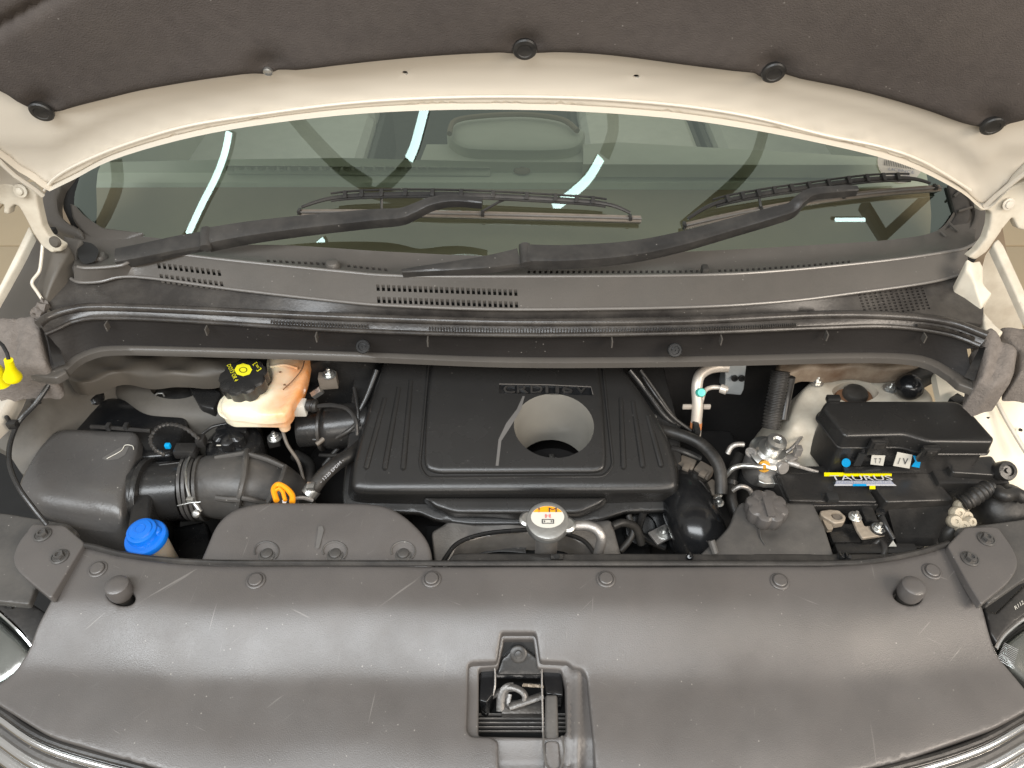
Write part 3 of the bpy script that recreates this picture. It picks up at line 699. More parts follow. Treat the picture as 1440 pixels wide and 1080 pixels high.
# upper lining + frame carry on beyond the frame of the photograph
vs = []; fs = []
for j in range(6):
    for i in range(17):
        x = -.86 + 1.72*i/16; s = .52 + .42*j/5; vs.append(hood_pt(x, s, .02 - (.02 if j == 5 else 0)))
for j in range(5):
    for i in range(16): a = j*17+i; fs.append((a, a+1, a+18, a+17))
make('felt_lining_upper', MB().add(vs, fs), 'pad', bon, ang=60)
vs = []; fs = []
for j in range(3):
    for i in range(17):
        x = -.94 + 1.88*i/16; s = .90 + .09*j; vs.append(hood_pt(x, s, -.005 - (.02 if j == 2 else 0)))
for j in range(2):
    for i in range(16): a = j*17+i; fs.append((a, a+1, a+18, a+17))
make('front_frame', MB().add(vs, fs), 'paint', bon, ang=60)
# hinges
hl = sheet(rnd([(-20, 250), (0, 253), (22, 262), (40, 258), (50, 268), (54, 292), (60, 318), (68, 332), (82, 342), (89, 346), (86, 354), (72, 356), (58, 346), (46, 328), (36, 308), (26, 291), (20, 288), (14, 293), (12, 302), (4, 300), (5, 288), (-20, 285)], 3), lambda a, b: Y(a, b, 1.10), step=6, bev=3, bdep=.004, N=(0, -1, .3), skirt=.012)
h1 = make('hinge', hl, 'paint_bay', bon)
make('hinge_bolt', MB().lathe([(.011, 0), (.011, .002), (.007, .003), (.006, .006), (0, .009)], Y(29, 268, 1.095), (0, -1, .3)), 'paint_bay', h1)
make('hinge_bolt', MB().lathe([(.010, 0), (.010, .002), (.007, .006), (0, .007)], Y(78, 340, 1.09), (0, -1, .3)), 'sealed_shaded', h1)
mb = MB().tube([hoodS(.004)(a, b) for a, b in ((-20, 205), (5, 232), (20, 246), (48, 265), (60, 275))], .004, 8); make('edge_flange', mb, 'paint', bon)
hr = sheet(rnd([(1376, 284), (1392, 287), (1405, 272), (1425, 262), (1460, 244), (1460, 320), (1444, 325), (1432, 322), (1424, 306), (1414, 318), (1400, 338), (1388, 355), (1372, 366), (1362, 362), (1374, 352), (1386, 336), (1392, 318), (1394, 300), (1390, 296), (1378, 297)], 3), lambda a, b: Y(a, b, 1.09), step=6, bev=3, bdep=.004, N=(0, -1, .3), skirt=.012)
h2 = make('hinge', hr, 'paint_bay', bon)
make('hinge_bolt', MB().lathe([(.010, 0), (.010, .002), (.007, .003), (.006, .005), (0, .006)], Y(1418, 287, 1.085), (0, -1, .3)), 'paint', h2)
mb = MB().tube([hoodS(.004)(a, b) for a, b in ((1385, 290), (1400, 276), (1422, 258), (1450, 236))], .004, 8); make('edge_flange', mb, 'paint', bon)
for pts in (((55, 300), (62, 330), (74, 350), (90, 352)),):
    pass

# ================================================================== COWL (scuttle panel)
cowl = thing('windscreen_scuttle', 'faded black plastic scuttle panel with vent grilles below the windscreen', 'scuttle panel', (0, 1.05, 1.2))
L_glass = [(100, 312), (118, 325), (200, 334), (300, 345), (410, 347), (550, 356), (720, 362), (960, 356), (1150, 346), (1260, 338), (1316, 326), (1340, 300)]
L_ridge = [(100, 372), (120, 377), (165, 374), (182, 368), (205, 354), (330, 367), (480, 382), (560, 388), (720, 389), (980, 387), (1110, 380), (1250, 366), (1340, 353), (1362, 347), (1384, 334)]
L_crease = [(100, 392), (112, 397), (140, 396), (190, 389), (330, 407), (480, 424), (560, 430), (720, 435), (960, 432), (1100, 424), (1200, 412), (1300, 398), (1350, 386), (1384, 372)]
L_seal = [(55, 425), (75, 436), (130, 432), (240, 434), (480, 444), (720, 450), (960, 448), (1150, 441), (1250, 442), (1330, 450), (1384, 455)]
ZG, ZR, ZC, ZS = 1.226, 1.240, 1.212, 1.192
def band(L1, L2, x0, x1, n=70):
    a = [p for p in crom(L1, 6) if x0 <= p.x <= x1]; b = [p for p in crom(L2, 6) if x0 <= p.x <= x1]
    return [Vector((x0, lin(L1, x0)))] + a + [Vector((x1, lin(L1, x1))), Vector((x1, lin(L2, x1)))] + b[::-1] + [Vector((x0, lin(L2, x0)))]
cp = lambda L: [(p.x, p.y) for p in crom(L, 6)]
# tray between glass and ridge, a shallow gutter
def trayS(a, b):
    t = lin(LG6, a); u = lin(LR6, a); f = max(0, min(1, (b-t)/max(u-t, 1)))
    g_ = glassS(a, b) + Vector((0, -.3, .95))*.004; q_ = Z(a, b, ZR); P = CAM.lerp(q_, 1.0); return (g_*(1-f) + P*f) - Vector((0, 0, .006*math.sin(math.pi*f)))
LG6 = cp(L_glass); LR6 = cp(L_ridge); LC6 = cp(L_crease); LS6 = cp(L_seal)
slots = []
for i in range(20):          # fine slot row left
    x = 374 + i*8.7
    if abs(x-468) < 12: continue
    y = lin([(374, 364), (470, 369), (545, 377)], x); slots.append(quad(x, y-2, x+4.5, y+2.2, 1.5))
for i in range(58):
    x = 742 + i*7.9
    if abs(x-992) < 11: continue
    y = lin(LR6, x) - lin([(742, 9), (960, 8), (1190, 6)], x); slots.append(quad(x, y-2.4, x+3.6, y+2.2, 0))
mb = sheet(band(LG6, LR6, 104, 1372), trayS, holes=slots, step=9, hdens=False, hskirt=.006, skirt=0)
make('gutter_tray', mb, 'cowl', cowl, ang=40)
fas_holes = []
for r_ in range(2):
    for i in range(12):
        x = 220.5 + i*7.7 + r_*3.5; y = 370 + i*.95 + r_*16.2 + r_*i*.0; fas_holes.append(quad(x, y-1, x+4.3, y+7.5, 1.8))
    for i in range(27):
        x = 529 + i*7.45 + r_*1; y = 400 + i*.27 + r_*17; fas_holes.append(quad(x, y, x+4.4, y+9, 0.8))
fasS = lambda a, b: Z(a, b, ZR + (ZC-ZR)*max(0, min(1, (b-lin(LR6, a))/max(lin(LC6, a)-lin(LR6, a), 1))))
mb = sheet(band(LR6, LC6, 104, 1361), fasS, holes=fas_holes, step=10, hdens=False, hskirt=.007)
make('upper_fascia', mb, 'cowl', cowl, ang=40)
lowS = lambda a, b: Z(a, b, ZC + (ZS-ZC)*max(0, min(1, (b-lin(LC6, a))/max(lin(LS6, a)-lin(LC6, a), 1))) - .006)
gh = []
for r_ in range(8):
    for c_ in range(13):
        x = 1206 + c_*7.3 + r_*1.5 - 0; y = 413.5 - c_*.85 + r_*4.1; gh.append(quad(x, y, x+3.7, y+2.4, .5))
ol = [Vector((62, 418)), Vector((80, 394)), Vector((100, 376))] + [p for p in band(LC6, LS6, 104, 1366) if True]
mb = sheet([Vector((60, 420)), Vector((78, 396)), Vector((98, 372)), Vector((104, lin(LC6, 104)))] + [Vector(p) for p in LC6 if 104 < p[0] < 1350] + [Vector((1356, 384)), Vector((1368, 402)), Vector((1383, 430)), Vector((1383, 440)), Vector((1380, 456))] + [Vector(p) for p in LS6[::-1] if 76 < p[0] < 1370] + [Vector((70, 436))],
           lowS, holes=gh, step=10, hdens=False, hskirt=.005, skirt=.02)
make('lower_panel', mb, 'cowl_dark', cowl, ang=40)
# rolled lips on ridge and crease, coloured pale as painted edge highlights
mb = MB().tube([Z(p.x, p.y, ZR+.0005) for p in crom(L_ridge, 5)][3:], .0030, 10); make('ridge_lip', mb, 'trim', cowl)
mb = MB().tube([Z(p.x, p.y, ZC-.0005) for p in crom(L_crease, 5) if p.x < 1357], .0030, 10); make('crease_lip', mb, 'trim', cowl)
# dark plenum under the grilles
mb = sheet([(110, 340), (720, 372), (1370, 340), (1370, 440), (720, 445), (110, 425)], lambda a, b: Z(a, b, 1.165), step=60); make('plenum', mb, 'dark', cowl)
# side mouldings around the glass
def mould(pts, z, name='side_moulding', m_='cowl', bev=6, sk=.02, bd=.006, rel=None, step=7):
    mb = sheet(rnd(pts, 5), z, step=step, bev=bev, bdep=bd, skirt=sk, relief=rel); return make(name, mb, m_, cowl)
GU = lambda d: (lambda a, b: glassS(a, b) + Vector((0, -.3, .95))*d)
mould([(98, 250, 2), (106, 244, 2), (92, 262, 4), (85, 283, 8), (88, 305, 8), (100, 318, 6), (122, 330, 4), (124, 342, 3), (108, 337, 5), (84, 327, 8), (66, 316, 8), (59, 300, 8), (67, 277, 8), (82, 260, 6)], GU(.018), bev=7, bd=.010)
mould([(88, 330, 2), (116, 336, 3), (110, 346, 4), (108, 358, 4), (110, 378, 4), (106, 388, 3), (96, 370, 4), (90, 350, 3)], lambda a, b: Z(a, b, lin([(320, 1.255), (388, 1.214)], b)), bev=3)
mould([(100, 288, 2), (108, 290, 3), (120, 304, 6), (146, 322, 6), (204, 329, 3), (180, 342, 4), (140, 350, 4), (118, 330, 6), (104, 308, 4)], GU(.008), bev=5, bd=.006)
mould([(1350, 262, 2), (1378, 288, 10), (1387, 314, 12), (1384, 334, 6), (1361, 348, 6), (1300, 360, 3), (1290, 348, 3), (1330, 342, 10), (1356, 328, 12), (1367, 308, 12), (1363, 286, 10), (1346, 266, 2)], GU(.016), bev=7, bd=.009)
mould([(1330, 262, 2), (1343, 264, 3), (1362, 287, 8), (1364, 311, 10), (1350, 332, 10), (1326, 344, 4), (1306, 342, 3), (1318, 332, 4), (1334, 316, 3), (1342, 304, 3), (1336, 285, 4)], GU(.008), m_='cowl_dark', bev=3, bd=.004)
for q in (((1330, 319), (1340, 334)), ((1337, 282), (1350, 272)), ((1343, 303), (1360, 300)), ((1318, 332), (1324, 342))):
    mb = MB().tube([glassS(*q[0]) + Vector((0, -.3, .95))*.012, glassS(*q[1]) + Vector((0, -.3, .95))*.018], .0025, 6); make('moulding_rib', mb, 'cowl', cowl)
# caps on the tray
cpm = MB().lathe([(.013, -.004), (.013, .004), (.010, .009), (.004, .011), (0, .011)]); cc = make('blanking_cap', cpm, 'cowl', cowl, loc=Z(468, 374, 1.235))
make('blanking_cap', MB().lathe([(.015, -.01), (.015, .006), (.011, .012), (0, .014)], Z(141, 366, 1.218)), 'cowl', cowl)
make('washer_jet', MB().box(Z(991, 380, 1.244), (.012, .018, .016)), 'rubber', cowl, bevel=.004)
# dark hole at the left wiper foot
mb = sheet(rnd([(108, 338), (130, 342), (140, 352), (134, 368), (118, 372), (110, 362)], 5), zs(1.236), step=8); make('foot_opening', mb, 'dark', cowl)

# seal
seal = thing('bonnet_seal', 'double beaded rubber bonnet seal along the front of the scuttle', 'seal', (0, .98, 1.2))
S1 = [(54, 456), (68, 446), (95, 437), (135, 432), (240, 435), (480, 446), (720, 453), (960, 451), (1150, 443), (1250, 444), (1330, 452), (1388, 472)]
S2 = [(60, 463), (75, 455), (100, 446), (140, 441), (240, 444), (480, 456), (720, 463), (960, 461), (1150, 454), (1250, 453), (1330, 462), (1384, 480)]
S3 = [(64, 470), (85, 461), (105, 452), (142, 447), (240, 450), (480, 464), (720, 471), (960, 468), (1150, 461), (1250, 459), (1330, 469), (1378, 486)]
p1 = [Z(p.x, p.y, 1.197) for p in crom(S1, 7)]; p2 = [Z(p.x, p.y, 1.190) for p in crom(S2, 7)]; p3 = [Z(p.x, p.y, 1.183) for p in crom(S3, 7)]
make('upper_bead', MB().tube(p1, .0075, 12), 'seal', seal); make('lower_bead', MB().tube(p3, .0042, 10), 'seal', seal)
make('seal_web', loft([[p - Vector((0, 0, .001)) for p in p1], p2, p3], 110), 'seal', seal)
kn = MB()
for i, p in enumerate(crom(S2, 60)):
    if i % 1 == 0 and (600 < p.x < 1120 or 1290 < p.x < 1370 or 380 < p.x < 520): kn.box(Z(p.x, p.y+1.5, 1.192), (.0018, .006, .004))
ko = make('seal_knurl', kn, 'seal', seal, ang=20); ko['kind'] = 'stuff'

# rail
rail = thing('scuttle_rail', 'black plastic cross rail below the bonnet seal at the back of the engine bay', 'rail', (0, 1.0, 1.14))
T = [(62, 468), (85, 460), (105, 452), (142, 447), (240, 450), (480, 464), (720, 471), (960, 468), (1150, 461), (1250, 459), (1330, 469), (1384, 488)]
B = [(72, 520), (88, 512), (105, 500), (125, 491), (155, 486), (240, 487), (480, 494), (720, 502), (960, 501), (1180, 496), (1270, 497), (1310, 504), (1340, 520), (1368, 536)]
B2 = [(75, 530), (92, 522), (108, 508), (128, 498), (158, 493), (240, 494), (480, 501), (720, 510), (960, 509), (1180, 504), (1268, 505), (1308, 513), (1336, 530), (1366, 546)]
pt = [Z(p.x, p.y, 1.180) for p in crom(T, 7)]; pb = [Z(p.x, p.y, 1.128) for p in crom(B, 7)]
pm = [a.lerp(b, .3) + Vector((0, .004, 0)) for a, b in zip(pt, pb)]
make('rail_face', loft([pt, pm, pb], 110), 'railface', rail, ang=60)
pb1 = [Z(p.x, p.y, 1.128) for p in crom(B, 7)]; pb2 = [Z(p.x, p.y, 1.127) for p in crom(B2, 7)]; pb3 = [p - Vector((0, 0, .012)) for p in pb2]
make('rail_flange', loft([pb1, [a.lerp(b, .5)+Vector((0, 0, .003)) for a, b in zip(pb1, pb2)], pb2, pb3], 110), 'cowl', rail, ang=60)
# left and right ears
mb = sheet(rnd([(28, 516), (70, 514), (76, 520), (90, 514), (94, 522), (78, 531), (60, 530), (30, 524)], 3), zs(1.129), step=7, bev=3, bdep=.003, skirt=.012); make('rail_ear', mb, 'cowl', rail)
mb = sheet(rnd([(1336, 518), (1362, 534), (1400, 538), (1412, 536), (1408, 545), (1372, 548), (1350, 540), (1334, 526)], 3), zs(1.129), step=7, bev=3, bdep=.003, skirt=.012); make('rail_ear', mb, 'cowl', rail)
mb = loft([[Z(62, 466, 1.18), Z(66, 472, 1.18), Z(76, 516, 1.141)], [Z(66, 468, 1.17), Z(84, 490, 1.15), Z(92, 512, 1.141)]], 10); make('end_web', mb, 'black', rail)
mb = loft([[Z(1386, 488, 1.18), Z(1370, 536, 1.141)], [Z(1378, 488, 1.17), Z(1356, 530, 1.141)]], 6); make('end_web', mb, 'black', rail)
for x in (152, 292, 446, 602, 860, 1013, 1161, 1298):
    y0 = lin(cp(T), x)+3; y1 = y0+13
    a = Z(x, y0, 1.178); b = Z(x, y1, 1.166); make('stiffening_rib', MB().box((a+b)/2 + Vector((0, -.004, 0)), (.0022, .012, .014)), 'cowl', rail)
def pin_clip_mesh(nm, par, P, r=.0155, q=None, m_='black'):
    mb = MB().lathe([(r, -.002), (r, .0012), (r*.93, .0022), (r*.74, .0026), (r*.72, .0016), (r*.62, .0016), (r*.60, .0042), (r*.52, .005), (0, .0052)], n=24); return make(nm, mb, m_, par, loc=P, rotq=q)
qv = Vector((0, 0, 1)).rotation_difference(Vector((0, -.8, .6)))
for a, b in ((511, 484), (948, 489)):
    P = Z(a, b, 1.160) + Vector((0, -.006, 0))
    mb = MB().lathe([(.0125, -.004), (.0125, .002), (.011, .0034), (.0075, .0034), (.007, .001), (.0052, .001), (.005, .004), (.0015, .004), (.001, .002), (0, .002)], n=24)
    make('push_pin', mb, 'gloss', rail, loc=P, rotq=qv)

# ================================================================== WIPERS
def wiper(lab, hw, base, knuckle, armpts, blade, spoiler, lab2):
    root = Z(*base[0]); t = thing('windscreen_wiper', lab, 'wiper', root, 'wipers on the windscreen')
    # head: tapered flat foot from pivot to knuckle
    def flat_arm(pts, w0, w1, h, nm, m_='dgrey'):
        P = crom(pts, 6); m = len(P); vs = []; fs = []
        W = [Z(p[0], p[1], p[2]) if not isinstance(p, Vector) else Z(p.x, p.y, p.z) for p in P]
        for i, p in enumerate(W):
            tt = (W[min(i+1, m-1)] - W[max(i-1, 0)]).normalized(); up = Vector((0, -.35, .94)); sd = tt.cross(up).normalized(); up = sd.cross(tt)
            f = i/(m-1); ww = (w0 + (w1-w0)*f)/2; hh = h*(1-.4*f)
            for (x, z) in ((-1, 0), (-.86, .8), (-.5, 1), (.5, 1), (.86, .8), (1, 0), (.97, -1.5), (-.97, -1.5)): vs.append(p + sd*x*ww + up*z*hh)
        k = 8
        for i in range(m-1):
            for j in range(k): fs.append((i*k+j, i*k+(j+1) % k, (i+1)*k+(j+1) % k, (i+1)*k+j))
        fs.append(tuple(range(k))); fs.append(tuple((m-1)*k+j for j in range(k)))
        return make(nm, MB().add(vs, fs), m_, t, ang=26)
    flat_arm(base, hw, .038, .009, 'arm_head')
    K = Z(*knuckle); d = (Z(*armpts[1]) - Z(*base[-2][:3])).normalized(); sd = d.cross(Vector((0, -.35, .94))).normalized()
    make('hinge_knuckle', MB().tube([K - sd*.0205, K + sd*.0205], .0105, 14), 'dgrey', t, bevel=.0015)
    flat_arm(armpts, .040, .012, .010, 'arm')
    # blade rubber + holder
    bl = [Vector(glassS(p.x, p.y)) + Vector((0, -.3, .9))*.010 for p in crom(blade, 6)]
    def ribbon(path, w, h, nm, m_, off=0):
        vs = []; fs = []
        for i, p in enumerate(path):
            tt = (path[min(i+1, len(path)-1)] - path[max(i-1, 0)]).normalized(); up = Vector((0, -.5, .86)); sd = tt.cross(up).normalized()
            for x, z in ((-1, -1), (-1, 1), (1, 1), (1, -1)): vs.append(p + sd*x*w/2 + up*(z*h/2+off))
        for i in range(len(path)-1):
            for j in range(4): fs.append((i*4+j, i*4+(j+1) % 4, (i+1)*4+(j+1) % 4, (i+1)*4+j))
        fs.append((0, 1, 2, 3)); q = (len(path)-1)*4; fs.append((q, q+3, q+2, q+1))
        return make(nm, MB().add(vs, fs), m_, t, ang=30)
    ribbon(bl, .0125, .004, 'blade_backing', 'blade', .002); ribbon(bl, .0045, .009, 'blade_rubber', 'rubber', -.005)
    ribbon([p + Vector((0, -.0035, .002)) for p in bl], .0022, .004, 'steel_spline', 'trim', .004)
    # bow frame
    sp = [Vector(glassS(p.x, p.y)) + Vector((0, -.3, .9))*(.022 + .006*math.sin(math.pi*i/(len(crom(spoiler, 6))-1))) for i, p in enumerate(crom(spoiler, 6))]
    fr = make('bow_frame', MB().tube(sp, lambda f: .0028 + .0022*math.sin(math.pi*f), 8), 'dgrey', t)
    m = len(sp)
    for i in range(int(m*.22), int(m*.80), 2):
        tt = (sp[i+1]-sp[i-1]).normalized(); up = Vector((0, -.5, .86)); sd = tt.cross(up).normalized()
        rot = Matrix((tt, sd, up)).transposed()
        make('spoiler_block', MB().box(sp[i] + up*.004, (.007, .015, .010), rot), 'dgrey', fr, bevel=.001)
    for s_ in (-1, 1):
        up = Vector((0, -.5, .86)); rails = []
        for i in range(int(m*.18), int(m*.84)):
            tt = (sp[min(i+1, m-1)]-sp[i-1]).normalized(); sd = tt.cross(up).normalized(); rails.append(sp[i] + sd*.0078*s_ + up*.003)
        make('spoiler_rail', MB().tube(rails, .0022, 6), 'dgrey', fr)
    for f in (.03, .32, .62, .97):
        i = int(f*(len(bl)-1)); j = min(m-1, int((f*.86+.07)*(m-1)))
        P = bl[i]; tt = (bl[min(i+1, len(bl)-1)] - bl[max(i-1, 0)]).normalized()
        make('claw', MB().box(P + Vector((0, -.002, .006)), (.006, .014, .007)), 'dgrey', t, bevel=.001)
        if 0.1 < f < .9: make('yoke', MB().tube([P + Vector((0, 0, .009)), (P + sp[j])/2 + Vector((0, 0, .006)), sp[j]], .0026, 6), 'dgrey', t)
wiper('long windscreen wiper parked at the left, its arm rising from the left corner', .034,
      [(165, 362, 1.243), (205, 354, 1.250), (250, 344, 1.258), (284, 338, 1.262)], (290, 336, 1.268),
      [(292, 335, 1.266), (350, 325, 1.279), (430, 315, 1.293), (520, 306, 1.31), (562, 303, 1.322), (582, 296, 1.332), (608, 285, 1.345), (640, 281, 1.350), (678, 285, 1.348)],
      [(424, 305), (520, 305), (640, 307), (760, 310), (900, 314)], [(428, 302), (470, 291), (540, 287), (650, 288), (780, 294), (850, 299), (884, 310)], '')
wiper('windscreen wiper on the right, its arm starting near the middle of the scuttle', .008,
      [(566, 384, 1.248), (620, 378, 1.254), (680, 371, 1.262), (730, 362, 1.268)], (739, 359, 1.272),
      [(742, 359, 1.272), (800, 359, 1.275), (880, 353, 1.281), (950, 340, 1.292), (1030, 318, 1.313), (1090, 301, 1.334), (1112, 294, 1.342), (1125, 282, 1.354), (1142, 272, 1.362), (1180, 268, 1.366), (1205, 267, 1.367)],
      [(960, 324), (1050, 304), (1150, 287), (1240, 276), (1318, 270)], [(964, 318), (1000, 299), (1060, 287), (1130, 277), (1210, 266), (1270, 263), (1300, 268)], '')

# ================================================================== FOAM BLOCKS, HOSES AT CORNERS
fb = thing('foam_block', 'grey foam block beside the yellow plug at the left end of the rail', 'foam block', Z(30, 500, 1.1), 'foam blocks at the rail ends')
mb = sheet(rnd([(-30, 446), (20, 443), (52, 440), (56, 470), (64, 508), (58, 514), (20, 512), (-30, 520)], 4), P_(1.19, 1.15, 440, 515), step=6, bev=7, bdep=.010, skirt=.07, relief=lambda a, b: .0012*math.sin(a*.31+b*.1) - .004*math.exp(-((a-22)/3)**2))
make('foam_body', mb, 'foam', fb)
make('foam_flap', sheet(rnd([(40, 440), (60, 418), (68, 424), (56, 446)], 2), zs(1.20), step=5, skirt=.01, relief=lambda a, b: .003*math.sin(a)), 'foam', fb)
fb = thing('foam_block', 'brownish foam block at the right end of the rail', 'foam block', Z(1405, 510, 1.1), 'foam blocks at the rail ends')
mb = sheet(rnd([(1384, 462), (1396, 455), (1410, 472), (1420, 478), (1434, 490), (1430, 520), (1424, 534), (1398, 542), (1378, 532), (1384, 500)], 4), P_(1.20, 1.15, 455, 540), step=6, bev=8, bdep=.012, skirt=.06, relief=lambda a, b: .002*math.sin(a*.21+1+b*.07) - .003*math.exp(-((a-1405+(b-500)*.3)/4)**2))
make('foam_body', mb, 'foam', fb)
mb = sheet(rnd([(1408, 458), (1480, 462), (1480, 528), (1434, 524), (1436, 492), (1412, 470)], 4), zs(1.15), step=7, bev=5, bdep=.006, skirt=.06, relief=lambda a, b: .0012*math.sin(a*.2)); make('foam_strip', mb, 'foam', fb)

yp = thing('yellow_plug', 'bright yellow flared rubber plug at the left end of the rail', 'plug', Z(18, 534, 1.08))
A = Z(18, 531, 1.165); Bp = Z(12, 506, 1.205); ax = (Bp - A).normalized(); Lh = (Bp-A).length
make('plug_skirt', MB().lathe([(.0130, -.002), (.0140, .001), (.0130, .006), (.0095, .014), (.0070, Lh*.6), (.0064, Lh), (.004, Lh+.001)], A, ax), 'yellow', yp)
make('plug_cable', MB().tube([Bp, Z(10, 497, 1.212), Z(4, 486, 1.222), Z(-10, 474, 1.228)], .0030, 8), 'black', yp)
yq = thing('yellow_plug', 'yellow plug cut off by the left edge of the photo', 'plug', Z(-2, 528, 1.08))
make('plug_skirt', MB().lathe([(.012, -.03), (.013, 0), (.010, .012), (.006, .016), (0, .016)], Z(-7, 522, 1.17)), 'yellow', yq)

cb = thing('bonnet_cable', 'thin black cable running down the left inner wing past the air filter box', 'cable', Z(20, 640, .95))
pc = path3([(78, 522, 1.12), (66, 545, 1.10), (48, 570, 1.08), (26, 594, 1.06), (14, 625, 1.045), (14, 655, 1.035), (26, 685, 1.02), (45, 712, 1.0), (66, 738, .975)], 6)
make('cable_sheath', MB().tube(pc, .0042, 10), 'black', cb)
make('cable_clip', MB().box(Z(18, 597, 1.063), (.016, .012, .014)).box(Z(11, 589, 1.07), (.006, .006, .014)), 'black', cb, bevel=.002)

# ================================================================== AIR FILTER BOX + INTAKE
ab = thing('air_filter_box', 'black plastic air filter box with a rounded lid at the left of the engine bay', 'air filter box', Z(110, 680, .8))
mb = sheet(rnd([(48, 640), (70, 592), (90, 562), (150, 557), (262, 562), (262, 600), (240, 640), (100, 650)], 8), zs(.925), step=10, bev=8, bdep=.008, skirt=.2); make('rear_housing', mb, 'gloss', ab)
make('housing_knob', MB().lathe([(.022, 0), (.022, .008), (.016, .014), (0, .015)], Z(132, 562, .925)), 'gloss', ab)
mb = sheet(rnd([(78, 600, 22), (196, 604, 16), (190, 640, 30), (172, 690, 30), (164, 730, 22), (100, 724, 30), (42, 708, 20), (18, 684, 14), (26, 666, 14), (54, 626, 20)], 14), P_(.955, .945, 600, 730), step=5, bev=11, bdep=.009, skirt=.20, relief=lambda a, b: -.050*(1-math.sqrt(1-min(.97, max(0, b-lin([(18, 664), (170, 686)], a))/44.)**2)) - .02*max(0, (60-a)/60.)**2)
make('lid', mb, 'airlid', ab, ang=50)
mb = sheet(rnd([(196, 640), (218, 640), (214, 690), (208, 748), (186, 752), (178, 740)], 5), zs(.925), step=8, bev=6, bdep=.008, skirt=.15); make('outlet_flange', mb, 'black', ab)
mb = MB().tube(path3([(128, 600, .962), (150, 601, .963), (212, 606, .960)]), .0042, 8); make('lid_hinge_bar', mb, 'dgrey', ab)
for x in (153, 178): make('hinge_lug', MB().box(Z(x, 600, .966), (.008, .012, .012)), 'black', ab, bevel=.001)
mb = sheet(rnd([(143, 645), (168, 630), (182, 628), (176, 640), (166, 646), (150, 648)], 2), lambda a, b: P_(.955, .945, 600, 730)(a, b)+Vector((0, 0, .0008)), step=4); make('peeled_film', mb, 'film', ab)
mb = MB().tube([P_(.957, .947, 600, 730)(p.x, p.y) for p in crom([(150, 645), (170, 634), (176, 626), (186, 627), (188, 632)], 5)], .0008, 6); make('film_edge', mb, 'label', ab)

ind = thing('intake_duct', 'dark grey ribbed air intake duct between the filter box and the engine', 'duct', Z(300, 690, .85))
def cyl_path(pts, r, nm, par, m_, n=28, k=6, **kw): return make(nm, MB().tube(path3(pts, k), r, n), m_, par, **kw)
zc = .885
cyl_path([(180, 700, zc), (205, 697, zc)], .062, 'box_spigot', ind, 'black', bevel=.008)
cyl_path([(206, 695, zc), (214, 695, zc)], .068, 'collar', ind, 'black', bevel=.003)
cyl_path([(214, 692, zc), (262, 689, zc)], .056, 'sensor_housing', ind, 'black')
for i, yy in enumerate((-22, -17, -12, -7)):
    make('housing_rib', MB().tube([Z(224, 676+yy+i*1, zc+.052-.004*i), Z(258, 672+yy+i*1, zc+.053-.004*i)], .0014, 6), 'dgrey', ind)
for i, x in enumerate((263, 270, 277, 284)):
    cyl_path([(x, 687, zc), (x+4.5, 686.5, zc)], .060+.002*(i % 2), 'hose_ring', ind, 'grey', bevel=.002)
body_path = path3([(288, 684, zc), (310, 683, zc), (345, 684, zc), (375, 690, zc-.01), (400, 702, zc-.03), (415, 722, zc-.06)], 5)
make('elbow', MB().tube(body_path, lambda f: .056 + .010*math.sin(min(1, f*1.8)*math.pi*.6) - .022*max(0, f-.5)*2, 32), 'grey', ind)
def on_elbow(pts, r=.0048, nm='elbow_rib'):
    make(nm, MB().tube(path3(pts, 5), r, 8), 'grey', ind)
on_elbow([(347, 634, .945), (345, 650, .957), (343, 670, .956), (338, 692, .943), (334, 712, .915)], .0060)
on_elbow([(303, 644, .944), (320, 641, .947), (346, 637, .949)])
on_elbow([(350, 639, .950), (375, 646, .944), (400, 657, .930)])
on_elbow([(401, 656, .930), (396, 674, .938), (386, 692, .930), (374, 710, .905)], .0050)
on_elbow([(304, 700, .935), (320, 702, .934), (338, 703, .930)], .0055)
on_elbow([(340, 700, .938), (356, 703, .930), (374, 708, .910)])
make('clamp_screw', MB().tube([Z(270, 702, .945), Z(282, 720, .93)], .0045, 10).lathe([(.007, 0), (.007, .006), (.004, .008), (0, .008)], Z(277, 722, .935), (0, -.7, .6), n=14).box(Z(268, 703, .95), (.012, .008, .010)), 'metal', ind, bevel=.0006)
make('clamp_tail', MB().tube([Z(250, 711, .94), Z(268, 707, .95), Z(282, 706, .95)], .0012, 6), 'metal', ind)
make('clamp_band', MB().tube([Z(p.x, p.y, p.z) for p in crom([(268, 640, .945), (262, 655, .955), (262, 680, .955), (268, 702, .94)], 5)], .0022, 6), 'metal', ind)

wl = thing('sensor_wire', 'corrugated black sensor wire looping above the intake duct', 'wire', Z(240, 610, .96))
make('wire_loop', MB().tube(path3([(232, 640, .96), (218, 632, .97), (212, 618, .985), (222, 602, .995), (240, 597, .998), (262, 603, .99), (280, 618, .975)], 14), lambda f: .0040 + .0008*math.sin(f*400), 8), 'dgrey', wl)
make('blue_connector', MB().box(Z(236, 627, .965), (.010, .008, .010)), 'sblue', wl, bevel=.002)
make('connector', MB().box(Z(283, 620, .965), (.016, .018, .02)), 'black', wl, bevel=.003)
make('sensor_body', MB().box(Z(262, 634, .95), (.04, .025, .02)), 'black', wl, bevel=.004)

